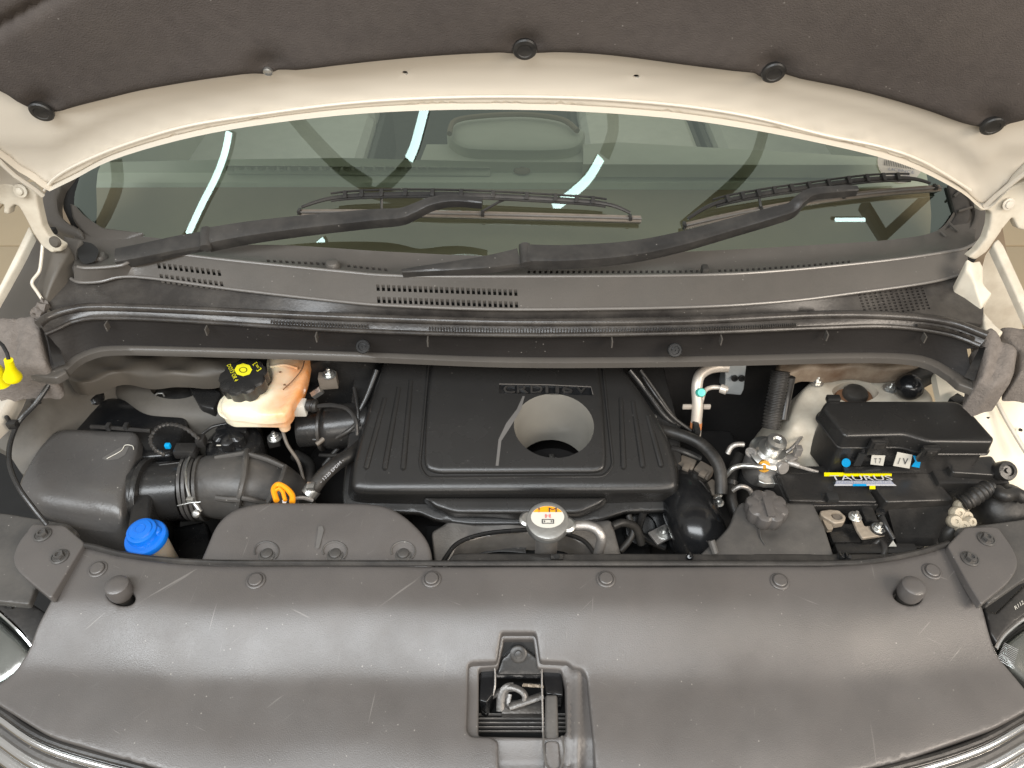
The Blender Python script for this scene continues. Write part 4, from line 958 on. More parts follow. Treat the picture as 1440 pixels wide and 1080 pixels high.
# ================================================================== BRAKE FLUID RESERVOIR
br = thing('brake_fluid_reservoir', 'milky white brake fluid reservoir stained orange, hanging below the rail', 'reservoir', Z(365, 580, .95))
outl = rnd([(307, 566, 4), (311, 553, 6), (323, 546, 6), (345, 551, 10), (368, 546, 10), (382, 530, 8), (376, 505, 8), (378, 494, 3), (436, 494, 3), (432, 520, 8), (424, 545, 8), (414, 560, 6), (408, 574, 6), (398, 582, 4), (320, 581, 6), (309, 574, 4)], 6)
mb = sheet(outl, zs(1.035), step=5, bev=9, bdep=.012, skirt=.012, relief=lambda a, b: .004*math.sin(a*.07+b*.05)); make('upper_shell', mb, 'reservoir', br, ang=50)
outl2 = [Vector((p.x*1.0, p.y+4)) for p in outl]
mb = sheet(outl2, zs(1.020), step=6, bev=3, bdep=.004, skirt=.028, flare=-.003); make('lower_shell', mb, 'reservoir', br, ang=50)
make('seam', MB().tube([Z(p.x, p.y+8.5, 1.013) for p in outl], .0022, 6, closed=True), 'reservoir', br)
make('foot', MB().lathe([(.010, -.02), (.013, .0), (.010, .012)], Z(398, 592, .985)), 'reservoir', br)
make('flow_line', MB().tube(path3([(398, 548, 1.037), (412, 535, 1.037), (424, 520, 1.037), (428, 508, 1.036)]), .0012, 6), 'rust', br)
make('moulded_ridge', MB().tube(path3([(380, 516, 1.037), (400, 513, 1.038), (418, 518, 1.036)]), .0022, 6), 'reservoir', br)
for q in ((394, 523, 5), (400, 541, 3)): make('stain', MB().lathe([(.0025, 0), (.002, .0006)], Z(q[0], q[1], 1.0375), n=10), 'rust', br)
cp_c = Z(343, 533, 1.058); axc = Vector((-.06, -.10, 1)).normalized()
cap = make('cap', MB().lathe([(.034, -.024), (.043, -.018), (.0445, .006), (.042, .010), (.035, .0118), (.018, .0122), (0, .0122)], cp_c, axc, n=72, lobes=9, amp=.10, lob_from=.03), 'black', br, ang=30)
Scap = plane(cp_c + axc*.0132, axc)
ring = sheet(ell(342, 520, 12.5, 9, 8), Scap, step=4, holes=[ell(342, 520, 6, 4.2, 16)], hskirt=.0005); make('cap_symbol_ring', ring, 'yprint', cap)
make('cap_symbol_dot', sheet(ell(342, 520, 4.6, 3.2, 16), Scap, step=4), 'yprint', cap)
text_on('DOT3 OR 4', 'cap_lettering', (319, 514), (330, 537), (324.5, 512), Scap, M['yprint'], cap)
text_on('[=]', 'cap_symbol', (355, 513), (362, 523), (361, 509), Scap, M['yprint'], cap)
make('level_sensor', MB().box(Z(422, 573, 1.0), (.026, .024, .028)), 'label', br, bevel=.004)
make('sensor_plug', MB().tube([Z(432, 570, 1.01), Z(446, 571, 1.01)], .011, 14), 'rubber', br, bevel=.002)
make('plug_ring', MB().tube([Z(440, 570, 1.01), Z(443, 571, 1.01)], .013, 14), 'black', br, bevel=.002)
make('sensor_cable', MB().tube(path3([(446, 571, 1.01), (468, 570, 1.01), (488, 575, 1.0), (500, 590, .99), (502, 612, .97)]), .0042, 8), 'black', br)

ps = thing('steering_fluid_cap', 'black round screw cap below the brake fluid reservoir', 'cap', Z(328, 625, .9))
Pp = Z(328, 622, .935)
make('cap_skirt', MB().lathe([(.052, -.05), (.053, -.008), (.050, .0), (.042, .006), (.028, .008)], Pp, n=40), 'gloss', ps)
make('cap_grip', MB().lathe([(.030, .0), (.033, .010), (.031, .026), (.024, .031), (0, .032)], Pp, n=48, lobes=6, amp=.18), 'gloss', ps)
make('cap_mark', MB().box(Pp + Vector((-.012, -.027, .022)), (.012, .001, .002)), 'label', ps)

# brake booster, master cylinder and label
bb = thing('brake_booster', 'large dark round brake booster on the bulkhead behind the reservoir', 'brake booster', Z(450, 600, .9))
make('booster_drum', MB().lathe([(.03, -.05), (.095, -.03), (.11, 0), (.11, .025), (.10, .04)], Vector((-.34, 1.10, .93)), (0, -1, .1), n=40), 'black', bb)
make('master_cylinder', MB().tube(path3([(420, 603, .925), (470, 600, .925), (520, 592, .925)]), lambda f: .036+.008*(f > .4), 28), 'black', bb, bevel=.003)
make('cylinder_band', MB().tube(path3([(452, 601, .925), (456, 601, .925)]), .047, 28), 'dgrey', bb, bevel=.001)
make('union_nut', MB().tube(path3([(440, 556, .98), (452, 548, .99)]), .009, 6), 'metal', bb)
pl = thing('part_label', 'small square pale printed label on the dark bulkhead', 'label', Y(492, 530, 1.11))
Sy = ys(1.105)
make('label_sheet', sheet([(484, 521), (500, 522), (499, 541), (484, 540)], Sy, step=8, N=(0, -1, 0), skirt=.001), 'label', pl)
text_on('0517', 'label_text', (487, 529), (496, 530), (487, 524), Sy, M['print'], pl, up=(0, -.0015, 0)); text_on('####', 'label_code', (487, 538), (497, 538), (487, 532), Sy, M['print'], pl, up=(0, -.0015, 0))

# pipes/wires left of the engine cover
def tubething(name, lab, cat, parts, group=None):
    t = None
    for (nm, pts, r, m_) in parts:
        P = path3(pts)
        if t is None: t = thing(name, lab, cat, P[len(P)//2], group)
        make(nm, MB().tube(P, r, 12), m_, t)
    return t
tubething('brake_pipe', 'thin olive metal pipe crossing behind the coolant hose', 'pipe', [('pipe_run', [(445, 625, .93), (470, 605, .94), (500, 585, .95), (512, 560, .96)], .0048, 'plug'), ('pipe_tail', [(440, 618, .93), (465, 618, .93), (490, 606, .95), (505, 590, .96)], .004, 'dgrey')])
tubething('wiring_loom', 'bundle of black wires dropping beside the left edge of the engine cover', 'wiring', [('loom_strand', [(498, 545, .99), (503, 575, .97), (505, 600, .95)], .004, 'black'), ('loom_strand', [(530, 520, 1.02), (515, 560, .98), (498, 590, .95), (480, 620, .90)], .006, 'black'),
  ('loom_strand', [(505, 600, .93), (480, 625, .90), (455, 655, .87)], .005, 'rubber'), ('loom_strand', [(508, 610, .93), (485, 635, .89), (462, 660, .87)], .004, 'black'), ('loom_strand', [(510, 630, .92), (480, 640, .90), (450, 640, .88)], .004, 'rubber')])
ch = tubething('coolant_hose', 'black rubber coolant hose with a silver clamp left of the engine cover', 'hose', [('hose_run', [(520, 615, .91), (498, 636, .94), (476, 650, .945), (455, 668, .94), (440, 688, .93), (430, 705, .90)], .0135, 'rubber')])
P0 = Z(441, 687, .932); P1 = Z(434, 696, .925)
make('hose_clamp', MB().tube([P0, P1], .0155, 16, cap=False), 'metal', ch); make('clamp_block', MB().box(Z(437, 684, .95), (.014, .014, .01)), 'metal', ch, bevel=.002)
Sh = lambda a, b: Z(a, b, .9575)
text_on('- 1320 EPDM -', 'hose_print', (452, 680), (484, 648), (449, 677), Sh, M['wprint'], ch)

dp = thing('dipstick', 'orange looped dipstick handle standing behind the grey deflector', 'dipstick', Z(398, 705, .93))
make('pull_ring', MB().tube([Z(p.x, p.y, .955) for p in crom([(389, 704), (385, 690), (388, 683), (394, 682), (404, 688), (411, 697), (411, 706)], 6)], .0052, 10), 'orange', dp)
make('ring_web', MB().tube([Z(387, 690, .957), Z(393, 687, .957), Z(398, 692, .957), Z(401, 704, .955)], .0035, 8), 'orange', dp)
make('guide_tube', MB().tube([Z(400, 705, .95), Z(404, 712, .88), Z(404, 712, .7)], .004, 8), 'alu', dp)
make('guide_bracket', MB().tube(path3([(410, 702, .945), (425, 700, .94), (440, 704, .93)]), .0035, 8), 'alu', dp)

# ================================================================== ENGINE MASS (under everything)
en = thing('engine_block', 'grimy dark engine block and manifolds in the depth of the bay', 'engine', (0, .9, .55))
make('block', MB().box((0, .93, .64), (.55, .42, .22)), 'void', en, bevel=.03, seg=3)
make('gearbox', MB().box((-.32, .95, .66), (.25, .3, .2)), 'void', en, bevel=.03, seg=3)
make('side_casting', MB().box((.38, .98, .68), (.22, .26, .24)), 'void', en, bevel=.03, seg=3)
for i, (a, b, z) in enumerate(((900, 745, .82), (925, 735, .82), (960, 760, .8))):
    make('pulley' if i == 0 else 'casting_boss', MB().lathe([(.03, -.03), (.034, 0), (.028, .01), (0, .012)], Z(a, b, z), (0, -.5, .8)), 'gloss', en)
tubething('vacuum_hose', 'thin black hose looping to the right of the radiator cap', 'hose', [('hose_run', [(884, 725, .88), (890, 745, .87), (885, 760, .86), (872, 775, .85)], .006, 'rubber'), ('hose_branch', [(905, 720, .88), (900, 750, .84), (935, 770, .82)], .007, 'black')])


for lab_, parts_ in (
    ('ribbed black hose crossing behind the intercooler hose', [('hose_run', [(905, 690, .87), (930, 705, .875), (955, 715, .86), (985, 742, .82)], .010, 'rubber'), ('hose_clamp', [(928, 704, .875), (933, 707, .875)], .0118, 'metal')]),
    ('thin grey pipe curving down behind the black expansion tank cap', [('pipe_run', [(1030, 690, .90), (1042, 684, .91), (1055, 690, .90), (1060, 710, .87)], .0045, 'alu')]),
    ('black hose dropping between the fuel filter and the wiring harness', [('hose_run', [(1040, 640, .88), (1030, 665, .87), (1028, 700, .86), (1040, 735, .84)], .011, 'rubber'), ('hose_band', [(1029, 676, .872), (1028, 682, .868)], .0125, 'dgrey')]),
    ('black taped wires running down behind the right end of the engine cover', [('loom_strand', [(885, 520, 1.03), (905, 545, 1.0), (935, 585, .96), (955, 600, .94)], .006, 'black'), ('loom_strand', [(900, 520, 1.03), (925, 555, .99), (950, 590, .95), (975, 606, .94)], .0045, 'rubber')]),
    ('slim black cable across the dark bulkhead left of the air con pipes', [('cable_run', [(905, 530, 1.02), (925, 560, 1.0), (945, 585, .97), (972, 606, .95)], .003, 'dgrey')]),
    ('black heater hose passing under the brake fluid reservoir', [('hose_run', [(415, 640, .86), (435, 655, .86), (430, 685, .85), (412, 700, .84)], .012, 'rubber')]),
    ('dull metal brake line dropping beside the steering fluid cap', [('line_run', [(396, 600, .95), (404, 625, .93), (420, 650, .90), (428, 680, .87)], .0034, 'plug')]),
    ('thin black wires along the bulkhead above the intake duct', [('wire_run', [(285, 610, .95), (300, 600, .96), (318, 596, .96)], .003, 'black'), ('wire_run', [(280, 625, .94), (298, 622, .94), (306, 640, .92)], .003, 'black')]),
    ('dusty metal fuel pipe leaving the filter towards the strut tower', [('pipe_run', [(1100, 640, .94), (1116, 628, .95), (1128, 612, .95), (1134, 596, .94)], .0035, 'alu')]),
    ('black corrugated wire sleeve beside the battery clamp', [('sleeve_run', [(1225, 770, .89), (1238, 760, .90), (1244, 772, .90), (1240, 788, .89)], .006, 'dgrey')]),
    ('short black vent hose under the front lip of the engine cover', [('hose_run', [(862, 740, .90), (876, 735, .90), (894, 742, .88), (902, 765, .85)], .0075, 'rubber')]),
    ):
    nm_ = 'hose' if 'hose' in lab_ else ('pipe' if ('pipe' in lab_ or 'line' in lab_) else 'cable')
    tubething({'hose': 'rubber_hose', 'pipe': 'metal_pipe', 'cable': 'engine_cable'}[nm_], lab_, nm_, parts_)
for lab_, a_, b_, z_, sz_, m_, ang_ in (
    ('small black relay block on the bulkhead right of the engine cover', 915, 600, .93, (.03, .02, .03), 'black', .2),
    ('metal bracket with a bolt low beside the intercooler hose', 930, 752, .85, (.04, .03, .006), 'alu', .5),
    ('black plastic connector under the brake fluid reservoir', 385, 620, .92, (.022, .02, .018), 'black', .3),
    ('dull bracket on the bulkhead between reservoir and part label', 462, 535, 1.0, (.035, .02, .03), 'plug', .1),
):
    t = thing('engine_bracket' if 'bracket' in lab_ else 'relay_block', lab_, 'bracket' if 'bracket' in lab_ else 'connector', Z(a_, b_, z_))
    make('plate' if 'bracket' in lab_ else 'shell', MB().box(Z(a_, b_, z_), sz_, Matrix.Rotation(ang_, 3, 'Z')), m_, t, bevel=.002)
    make('bolt', None, None, t, loc=Z(a_, b_, z_) + Vector((.004, 0, sz_[2]/2)), mesh=nut0.data)

# ================================================================== ENGINE COVER
E0 = Z(720, 700, .935); E1 = Z(720, 515, 1.030); en_n = Vector((1, 0, 0)).cross(E1 - E0).normalized()
if en_n.z < 0: en_n = -en_n
SE = plane(E0, en_n)
ec = thing('engine_cover', 'black moulded plastic engine cover with ribs and a round filler opening', 'engine cover', Z(720, 640, .9))
HOLE = ell(779, 599, 56.5, 45, 44, rot=.08)
base_o = rnd([(540, 500, 6), (524, 548, 20), (508, 600, 20), (495, 650, 14), (490, 691, 16), (520, 694, 6), (930, 692, 6), (957, 689, 14), (953, 650, 14), (939, 606, 20), (905, 553, 20), (868, 500, 6)], 10)
RIBS = ((541, 560, 515, 658), (561, 545, 541, 659), (578, 535, 567, 659), (873, 560, 877, 658), (890, 565, 904, 656), (911, 585, 930, 655))
mb = sheet(base_o, SE, holes=[HOLE], step=9, bev=13, bdep=.014, N=en_n, skirt=.030, flare=.012, hskirt=.001)
make('cover_body', mb, 'cover', ec, ang=50)
for x0, y0, x1, y1 in RIBS:
    P0_ = SE(x0, y0) - en_n*.0035; P1_ = SE(x1, y1) - en_n*.001; pp_ = [P0_.lerp(P1_, k/10) for k in range(11)]
    make('rib', MB().tube(pp_ + [P1_ + (P1_-P0_).normalized()*.004 - en_n*.003], lambda f: .0058*(1 if f < .9 else 1-(f-.9)*5), 12), 'cover', ec)
fl = [(p.x + (p.x-720)*.012, p.y) for p in base_o]
SF = plane(E0 - en_n*.040, en_n)
mb = sheet(rnd([(500, 500, 4), (490, 600, 20), (480, 700, 14), (485, 718, 8), (590, 722, 4), (612, 732, 10), (660, 738, 10), (800, 738, 10), (850, 730, 10), (880, 720, 6), (952, 718, 10), (964, 700, 14), (955, 600, 20), (930, 500, 4)], 10), plane(E0 - en_n*.046, en_n), holes=[ell(776, 612, 62, 50, 30)], step=14, bev=4, bdep=.004, N=en_n, skirt=.012); make('cover_flange', mb, 'cover', ec, ang=50)
ped = rnd([(608, 500, 3), (600, 560, 20), (597, 620, 10), (596, 650, 12), (601, 661, 6), (616, 665, 6), (838, 664, 8), (851, 660, 8), (853, 640, 12), (848, 560, 20), (840, 500, 3)], 8)
mb = sheet(ped, plane(E0 + en_n*.009, en_n), holes=[HOLE, rnd([(702, 540), (832, 544), (834, 556), (702, 553)], 1.5)], step=7, bev=7, bdep=.006, N=en_n, skirt=.008, hskirt=.004); make('raised_panel', mb, 'cover', ec, ang=50)
grv = MB().tube([plane(E0 + en_n*.0005, en_n)(p.x, p.y) for p in rnd([(604, 500), (590, 656), (600, 672), (850, 670), (862, 655), (846, 500)], 8)], .0028, 8); make('panel_groove_bead', grv, 'cover', ec)
make('badge_rim', MB().tube([plane(E0 + en_n*.0092, en_n)(a, b) for a, b in ((702, 540), (768, 541), (831, 544), (834, 555))], .0009, 6), 'trim', ec)  # pale line painting the highlight along the recess edge
make('badge_floor', sheet([(700, 538), (836, 541), (836, 558), (700, 556)], plane(E0 + en_n*.0042, en_n), step=12), 'gloss', ec)
for ch_, x0_, x1_ in (('C', 708, 724), ('R', 727, 743), ('D', 746, 763), ('I', 767, 771), ('1', 781, 786), ('6', 790, 805), ('V', 808, 826)):
    text_on(ch_, 'badge_letter', (x0_, 553.5), (x1_, 553.9), (x0_, 542.5), plane(E0 + en_n*.0045, en_n), M['dgrey'], ec, up=en_n*.0005, raise_=.0045)
# front lip
mb = sheet(rnd([(596, 699, 3), (853, 699, 3), (846, 708, 5), (815, 722, 8), (640, 722, 8), (612, 713, 5)], 4), plane(E0 - en_n*.012, en_n), step=6, bev=5, bdep=.006, N=en_n, skirt=.016, flare=.004); make('front_lip', mb, 'cover', ec, ang=50)
# scuff mark from the badge
make('scuff_mark', sheet([(735, 557), (727, 575), (712, 595), (701, 618), (697, 655), (701, 655), (705, 620), (718, 600), (733, 575), (738, 557)], plane(E0 + en_n*.0096, en_n), step=10), 'film', ec)
# funnel
fv = []; rings = [(0, 1.0, 0), (1, .985, .006), (2, .965, .03), (3, .93, .075), (4, .90, .120)]
top3 = [plane(E0 + en_n*.009, en_n)(p.x, p.y) for p in HOLE]; cen3 = sum(top3, Vector())/len(top3)
for _, k, dz in rings: fv += [cen3 + (p-cen3)*k - Vector((0, 0, 1))*dz for p in top3]
n_ = len(top3); ff = [(j*n_+i, j*n_+(i+1) % n_, (j+1)*n_+(i+1) % n_, (j+1)*n_+i) for j in range(4) for i in range(n_)]
make('funnel_wall', MB().add(fv, ff), 'funnel', ec, ang=60)
oc = thing('oil_filler_cap', 'black oil filler cap down inside the round opening of the engine cover', 'cap', cen3 - Vector((0, 0, .14)))
OP = cen3 + Vector((.004, -.008, -.140))
make('well_floor', MB().lathe([(.075, -.004), (.075, .0), (0, 0)], OP, n=36), 'void', oc)
make('cap_disc', MB().lathe([(.040, 0), (.041, .012), (.037, .018), (0, .019)], OP, n=48, lobes=10, amp=.06), 'black', oc)
make('cap_grip', MB().box(OP + Vector((-.004, 0, .026)), (.012, .066, .016)), 'black', oc, bevel=.004)
arc = [OP + Vector((.014+.016*math.cos(t), -.010+.016*math.sin(t), .0205)) for t in [(-60+170*k/12)*math.pi/180 for k in range(13)]]
make('cap_symbol', MB().tube(arc, .0014, 6), 'yprint', oc)

# ================================================================== GREY DEFLECTOR
df = thing('air_deflector', 'grey plastic air deflector plate with three push clips behind the front panel', 'deflector', Z(440, 750, .94))
SD = P_(.963, .948, 705, 795)
mb = sheet(rnd([(276, 800, 2), (290, 768, 12), (303, 736, 16), (325, 716, 20), (352, 708, 14), (380, 705, 8), (515, 706, 12), (545, 710, 14), (572, 726, 18), (598, 752, 18), (607, 775, 10), (608, 800, 2)], 10), SD, step=8, bev=7, bdep=.006, skirt=.03,
           relief=lambda a, b: .003*math.exp(-(((a-451)/4)**2 + ((b-752)/12)**2)) - .004*sum(math.exp(-(((a-c)/15)**4 + ((b-780)/13)**4)) for c in (375, 471, 567)))
make('deflector_plate', mb, 'panel', df, ang=50)
make('rub_mark', sheet(rnd([(448, 742), (454, 741), (456, 747), (449, 773), (444, 773), (447, 752)], 2), lambda a, b: SD(a, b)+Vector((0, 0, .0034)), step=5), 'film', df)
for i, c in enumerate((375, 471, 567)):
    P = SD(c, 777) + Vector((0, 0, -.0048))
    if i == 0: pc0 = pin_clip_mesh('push_clip', df, P, .0150, m_='grey')
    else: make('push_clip', None, None, df, loc=P, mesh=pc0.data)
    make('clip_pocket_rim', MB().tube([SD(c + 17*math.cos(t), 775 - 13.5*math.sin(t)) + Vector((0, 0, .0)) for t in [R(-50 + 250*k/16) for k in range(17)]], .0014, 6), 'grey', df)

# ================================================================== RADIATOR, FAN SHROUD, CAP
fs_ = thing('fan_shroud', 'black radiator fan shroud with a curved rim below the engine cover', 'fan shroud', Z(730, 770, .85))
make('shroud_rim', MB().tube(path3([(618, 800, .88), (628, 782, .88), (645, 763, .88), (680, 751, .88), (725, 746, .88), (765, 746, .88), (800, 752, .88), (825, 764, .88), (842, 790, .88)]), .0042, 10), 'black', fs_)
mb = sheet(rnd([(612, 800), (606, 745), (640, 728), (760, 732), (860, 732), (880, 800), (845, 800), (828, 766), (800, 754), (765, 748), (725, 748), (680, 753), (645, 766), (625, 800)], 6), zs(.872), step=10, bev=4, bdep=.005, skirt=.05, relief=lambda a, b: .004*math.sin(a*.09)); make('shroud_plate', mb, 'alu', fs_)
make('fan_well', sheet([(600, 740), (880, 740), (880, 800), (600, 800)], zs(.80), step=40), 'dark', fs_)
make('fan_blade', MB().tube(path3([(660, 775, .82), (700, 768, .82), (740, 770, .82)]), .012, 8, flat=.2), 'black', fs_)
rc = thing('pressure_cap', 'silver pressure cap with an orange and white warning label on the radiator neck', 'radiator cap', Z(770, 760, .93))
RC = Z(770, 733, .985); axr = Vector((0, -.12, 1)).normalized()
make('cap_shell', MB().lathe([(.030, -.012), (.036, -.009), (.0365, -.001), (.034, .004), (.028, .006), (0, .0065)], RC, axr, n=40), 'metal', rc)
rotr = Quaternion((0, 0, 1), R(-10))
for s_ in (-1, 1):
    d = rotr @ Vector((s_, 0, 0)); make('cap_ear', MB().lathe([(.0085, -.010), (.014, -.006), (.014, .000), (.010, .003), (0, .003)], RC + d*.033 + Vector((0, 0, -.001)), axr, n=24), 'metal', rc)
SR = plane(RC + axr*.0072, axr)
lab = make('cap_label', sheet(ell(770, 727, 23.5, 15.5), SR, step=6), 'label', rc)
make('label_orange_field', sheet([p for p in ell(770, 727, 23, 15.2, 40) if p.y <= 722], plane(RC + axr*.0078, axr), step=6), 'orange', lab)
SR2 = plane(RC + axr*.0084, axr)
text_on('!  M', 'label_symbols', (757, 720.5), (783, 720.5), (757, 714), SR2, M['print'], lab); text_on('H', 'label_figure', (767, 728.5), (774, 728.5), (767, 723), SR2, M['redprint'], lab)
make('label_box', sheet(quad(762, 730, 779, 736.5), SR2, holes=[quad(763.3, 731, 777.7, 735.5)], step=5, hdens=False), 'print', lab)
text_on('1.1', 'label_value', (765, 735), (776, 735), (765, 732), SR2, M['print'], lab)
make('filler_neck', MB().lathe([(.019, -.16), (.019, -.03), (.026, -.022), (.030, -.012)], RC, (0, .0, 1), n=28), 'alu', rc)
op = thing('overflow_pipe', 'grey bent overflow pipe curving down to the right of the radiator cap', 'pipe', Z(845, 760, .92))
make('pipe_bend', MB().tube(path3([(800, 740, .955), (822, 739, .957), (838, 744, .955), (846, 756, .945), (843, 772, .92), (838, 795, .88)], 6), .0088, 14), 'alu', op)
make('hose_collar', MB().tube([Z(797, 741, .955), Z(806, 740, .955)], .0105, 14), 'rubber', op, bevel=.001)

# black glossy intercooler hose (right)
ih = thing('intercooler_hose', 'thick shiny black hose right of the engine cover', 'hose', Z(975, 740, .85))
make('hose_run', MB().tube(path3([(950, 655, .82), (962, 690, .872), (972, 722, .885), (984, 755, .875), (990, 800, .82)], 8), lambda f: .046 + .004*math.sin(f*3), 32), 'gloss', ih)
make('hose_edge_seam', MB().tube(path3([(965, 675, .922), (985, 678, .925), (996, 695, .922), (1004, 720, .915), (1014, 742, .90)], 6), .0022, 6), 'dgrey', ih)
he = thing('engine_harness', 'thick black wiring harness arching down beside the right edge of the engine cover', 'harness', Z(1000, 640, .93))
make('harness_sleeve', MB().tube(path3([(930, 605, .95), (955, 611, .955), (985, 624, .955), (1005, 645, .95), (1013, 665, .94), (1014, 695, .92)], 6), .0115, 14), 'rubber', he)
make('harness_branch', MB().tube(path3([(945, 630, .93), (965, 636, .93), (985, 645, .92)], 6), .006, 10), 'black', he)
make('harness_clip', MB().box(Z(978, 606, .95), (.012, .03, .03)), 'black', he, bevel=.004)
for i, (a, b, z, ang) in enumerate(((965, 655, .91, .5), (989, 664, .91, .7), (1002, 690, .90, .9))):
    t = thing('wiring_connector', ['grey-brown connector block nearest the engine cover', 'grey-brown connector block in the middle of three beside the engine cover', 'smaller grey-brown connector lowest of three beside the engine cover'][i], 'connector', Z(a, b, z), 'connectors right of the engine cover')
    rot = Matrix.Rotation(-ang, 3, 'Z')
    make('connector_shell', MB().box(Z(a, b, z), (.030, .026, .024), rot), 'plug', t, bevel=.003); make('connector_latch', MB().box(Z(a, b+2, z+.014), (.012, .016, .006), rot), 'plug', t, bevel=.001)
for a, b in ((1008, 695), (1010, 707)):
    t = thing('bolt_head', 'pale bolt below the connectors, ' + ('upper of two' if b < 700 else 'lower of two'), 'bolt', Z(a, b, .9)); make('hex_head', hexnut(.006, .008), 'metal', t, loc=Z(a, b, .90))

# ================================================================== AIR CON PIPES
ac = thing('air_con_pipes', 'pale aluminium air conditioning pipes with a valve block on the bulkhead', 'pipe', Z(990, 560, 1.0))
make('thick_pipe', MB().tube(path3([(978, 612, .93), (979, 595, .955), (981, 570, .985), (980, 545, 1.01), (984, 528, 1.025), (996, 519, 1.03), (1010, 516, 1.03), (1024, 516, 1.03)], 6), .0105, 16), 'pipe', ac)
make('thin_pipe', MB().tube(path3([(980, 585, .965), (986, 565, .99), (991, 550, 1.00), (1000, 545, 1.0), (1012, 545, 1.0), (1024, 548, 1.0)], 6), .0045, 12), 'pipe', ac)
make('pipe_tape', MB().tube(path3([(978.3, 603, .945), (979, 594, .957)], 3), .0112, 16), 'tape', ac)
make('valve_block', sheet(rnd([(1019, 511), (1050, 512), (1046, 548), (1042, 556), (1018, 554), (1020, 535)], 2), ys(1.075), step=8, bev=2, bdep=.002, N=(0, -1, .2), skirt=.04), 'block', ac)
for a in (1033, 1043): make('socket_screw', MB().lathe([(.0068, -.002), (.0068, .002), (.004, .002), (.004, -.002), (0, -.002)], Y(a, 532, 1.07), (0, -1, .2), n=16), 'black', ac)
make('pipe_union', MB().tube([Z(1013, 546, 1.0), Z(1022, 549, 1.0)], .009, 12), 'pipe', ac, bevel=.001)
make('service_cap', MB().lathe([(.0085, -.01), (.0088, 0), (.007, .004), (0, .005)], Z(986, 552, 1.02), (0, -.7, .7), n=20), 'teal', ac)
make('pipe_clip', MB().box(Z(967, 572, .98), (.02, .006, .010)).box(Z(994, 572, .98), (.014, .006, .010)), 'pipe', ac, bevel=.002)

# corrugated conduit
cg = thing('corrugated_conduit', 'black corrugated conduit rising behind the fuel filter', 'conduit', Z(1088, 580, .98))
pth = path3([(1098, 522, 1.04), (1094, 545, 1.015), (1088, 575, .98), (1084, 602, .95)], 40)
make('conduit_run', MB().tube(pth, lambda f: .0165 + .0013*math.sin(f*2*math.pi*20), 18), 'dgrey', cg, ang=80)
make('conduit_side', MB().tube(path3([(1112, 530, 1.03), (1106, 560, .99), (1101, 590, .96)], 10), .009, 12), 'dgrey', cg)

# ================================================================== FUEL FILTER HEAD
ff_ = thing('fuel_filter', 'cast metal fuel filter head with a primer knob and brass banjo fitting', 'fuel filter', Z(1080, 650, .85))
FC = Z(1078, 645, .92); axf = Vector((.12, -.05, 1)).normalized()
make('filter_body', MB().lathe([(.026, -.06), (.034, -.04), (.038, -.01), (.038, .010), (.036, .014)], FC, axf, n=36), 'alu', ff_)
make('clamp_flange', MB().lathe([(.038, .010), (.040, .014), (.040, .018), (.036, .022), (.030, .024), (.026, .030)], FC, axf, n=40), 'metal', ff_)
make('primer_knob', MB().lathe([(.016, .026), (.016, .034), (.014, .036), (.014, .042), (.0175, .044), (.019, .050), (.0175, .055), (.009, .057), (.006, .053), (0, .053)], FC, axf, n=32), 'metal', ff_)
make('filter_can', MB().lathe([(.034, -.16), (.036, -.06), (.030, -.05)], FC, axf, n=28), 'black', ff_)
make('brass_banjo', MB().lathe([(.011, -.006), (.0125, 0), (.011, .006), (.0065, .006), (.0062, .001), (.0045, .001), (.004, .009), (0, .009)], Z(1074, 655, .935), (-.2, -.8, .5), n=20), 'amber', ff_)
make('side_plug', MB().lathe([(.013, -.02), (.013, .004), (.011, .007), (0, .007)], Z(1099, 657, .935), (.3, -.8, .4), n=24), 'alu', ff_)
make('embossed_ring', MB().lathe([(.010, -.002), (.010, .002), (.0075, .002), (.0075, 0), (0, 0)], Z(1056, 636, .945), (-.6, -.7, .35), n=20), 'alu', ff_)
make('feed_pipe', MB().tube(path3([(1072, 657, .94), (1060, 656, .94), (1044, 655, .935), (1030, 659, .93), (1018, 672, .91)], 6), .0052, 12), 'metal', ff_)
make('hook_pipe', MB().tube(path3([(1046, 625, .96), (1036, 625, .96), (1028, 629, .955), (1023, 638, .945)], 6), .0050, 12), 'alu', ff_)
make('mount_bracket', sheet(rnd([(1066, 665), (1092, 662), (1098, 680), (1075, 680), (1066, 676)], 3), zs(.91), step=8, bev=2, bdep=.002, skirt=.01), 'metal', ff_)
make('wire_connector', MB().box(Z(1112, 646, .94), (.020, .016, .014), Matrix.Rotation(.5, 3, 'Z')).box(Z(1122, 634, .96), (.012, .012, .02)).tube([Z(1108, 650, .94), Z(1124, 655, .94)], .006, 10), 'alu', ff_, bevel=.0012)
make('support_arm', MB().tube(path3([(1110, 652, .93), (1130, 658, .925), (1150, 664, .92)], 5), .0035, 8), 'alu', ff_)

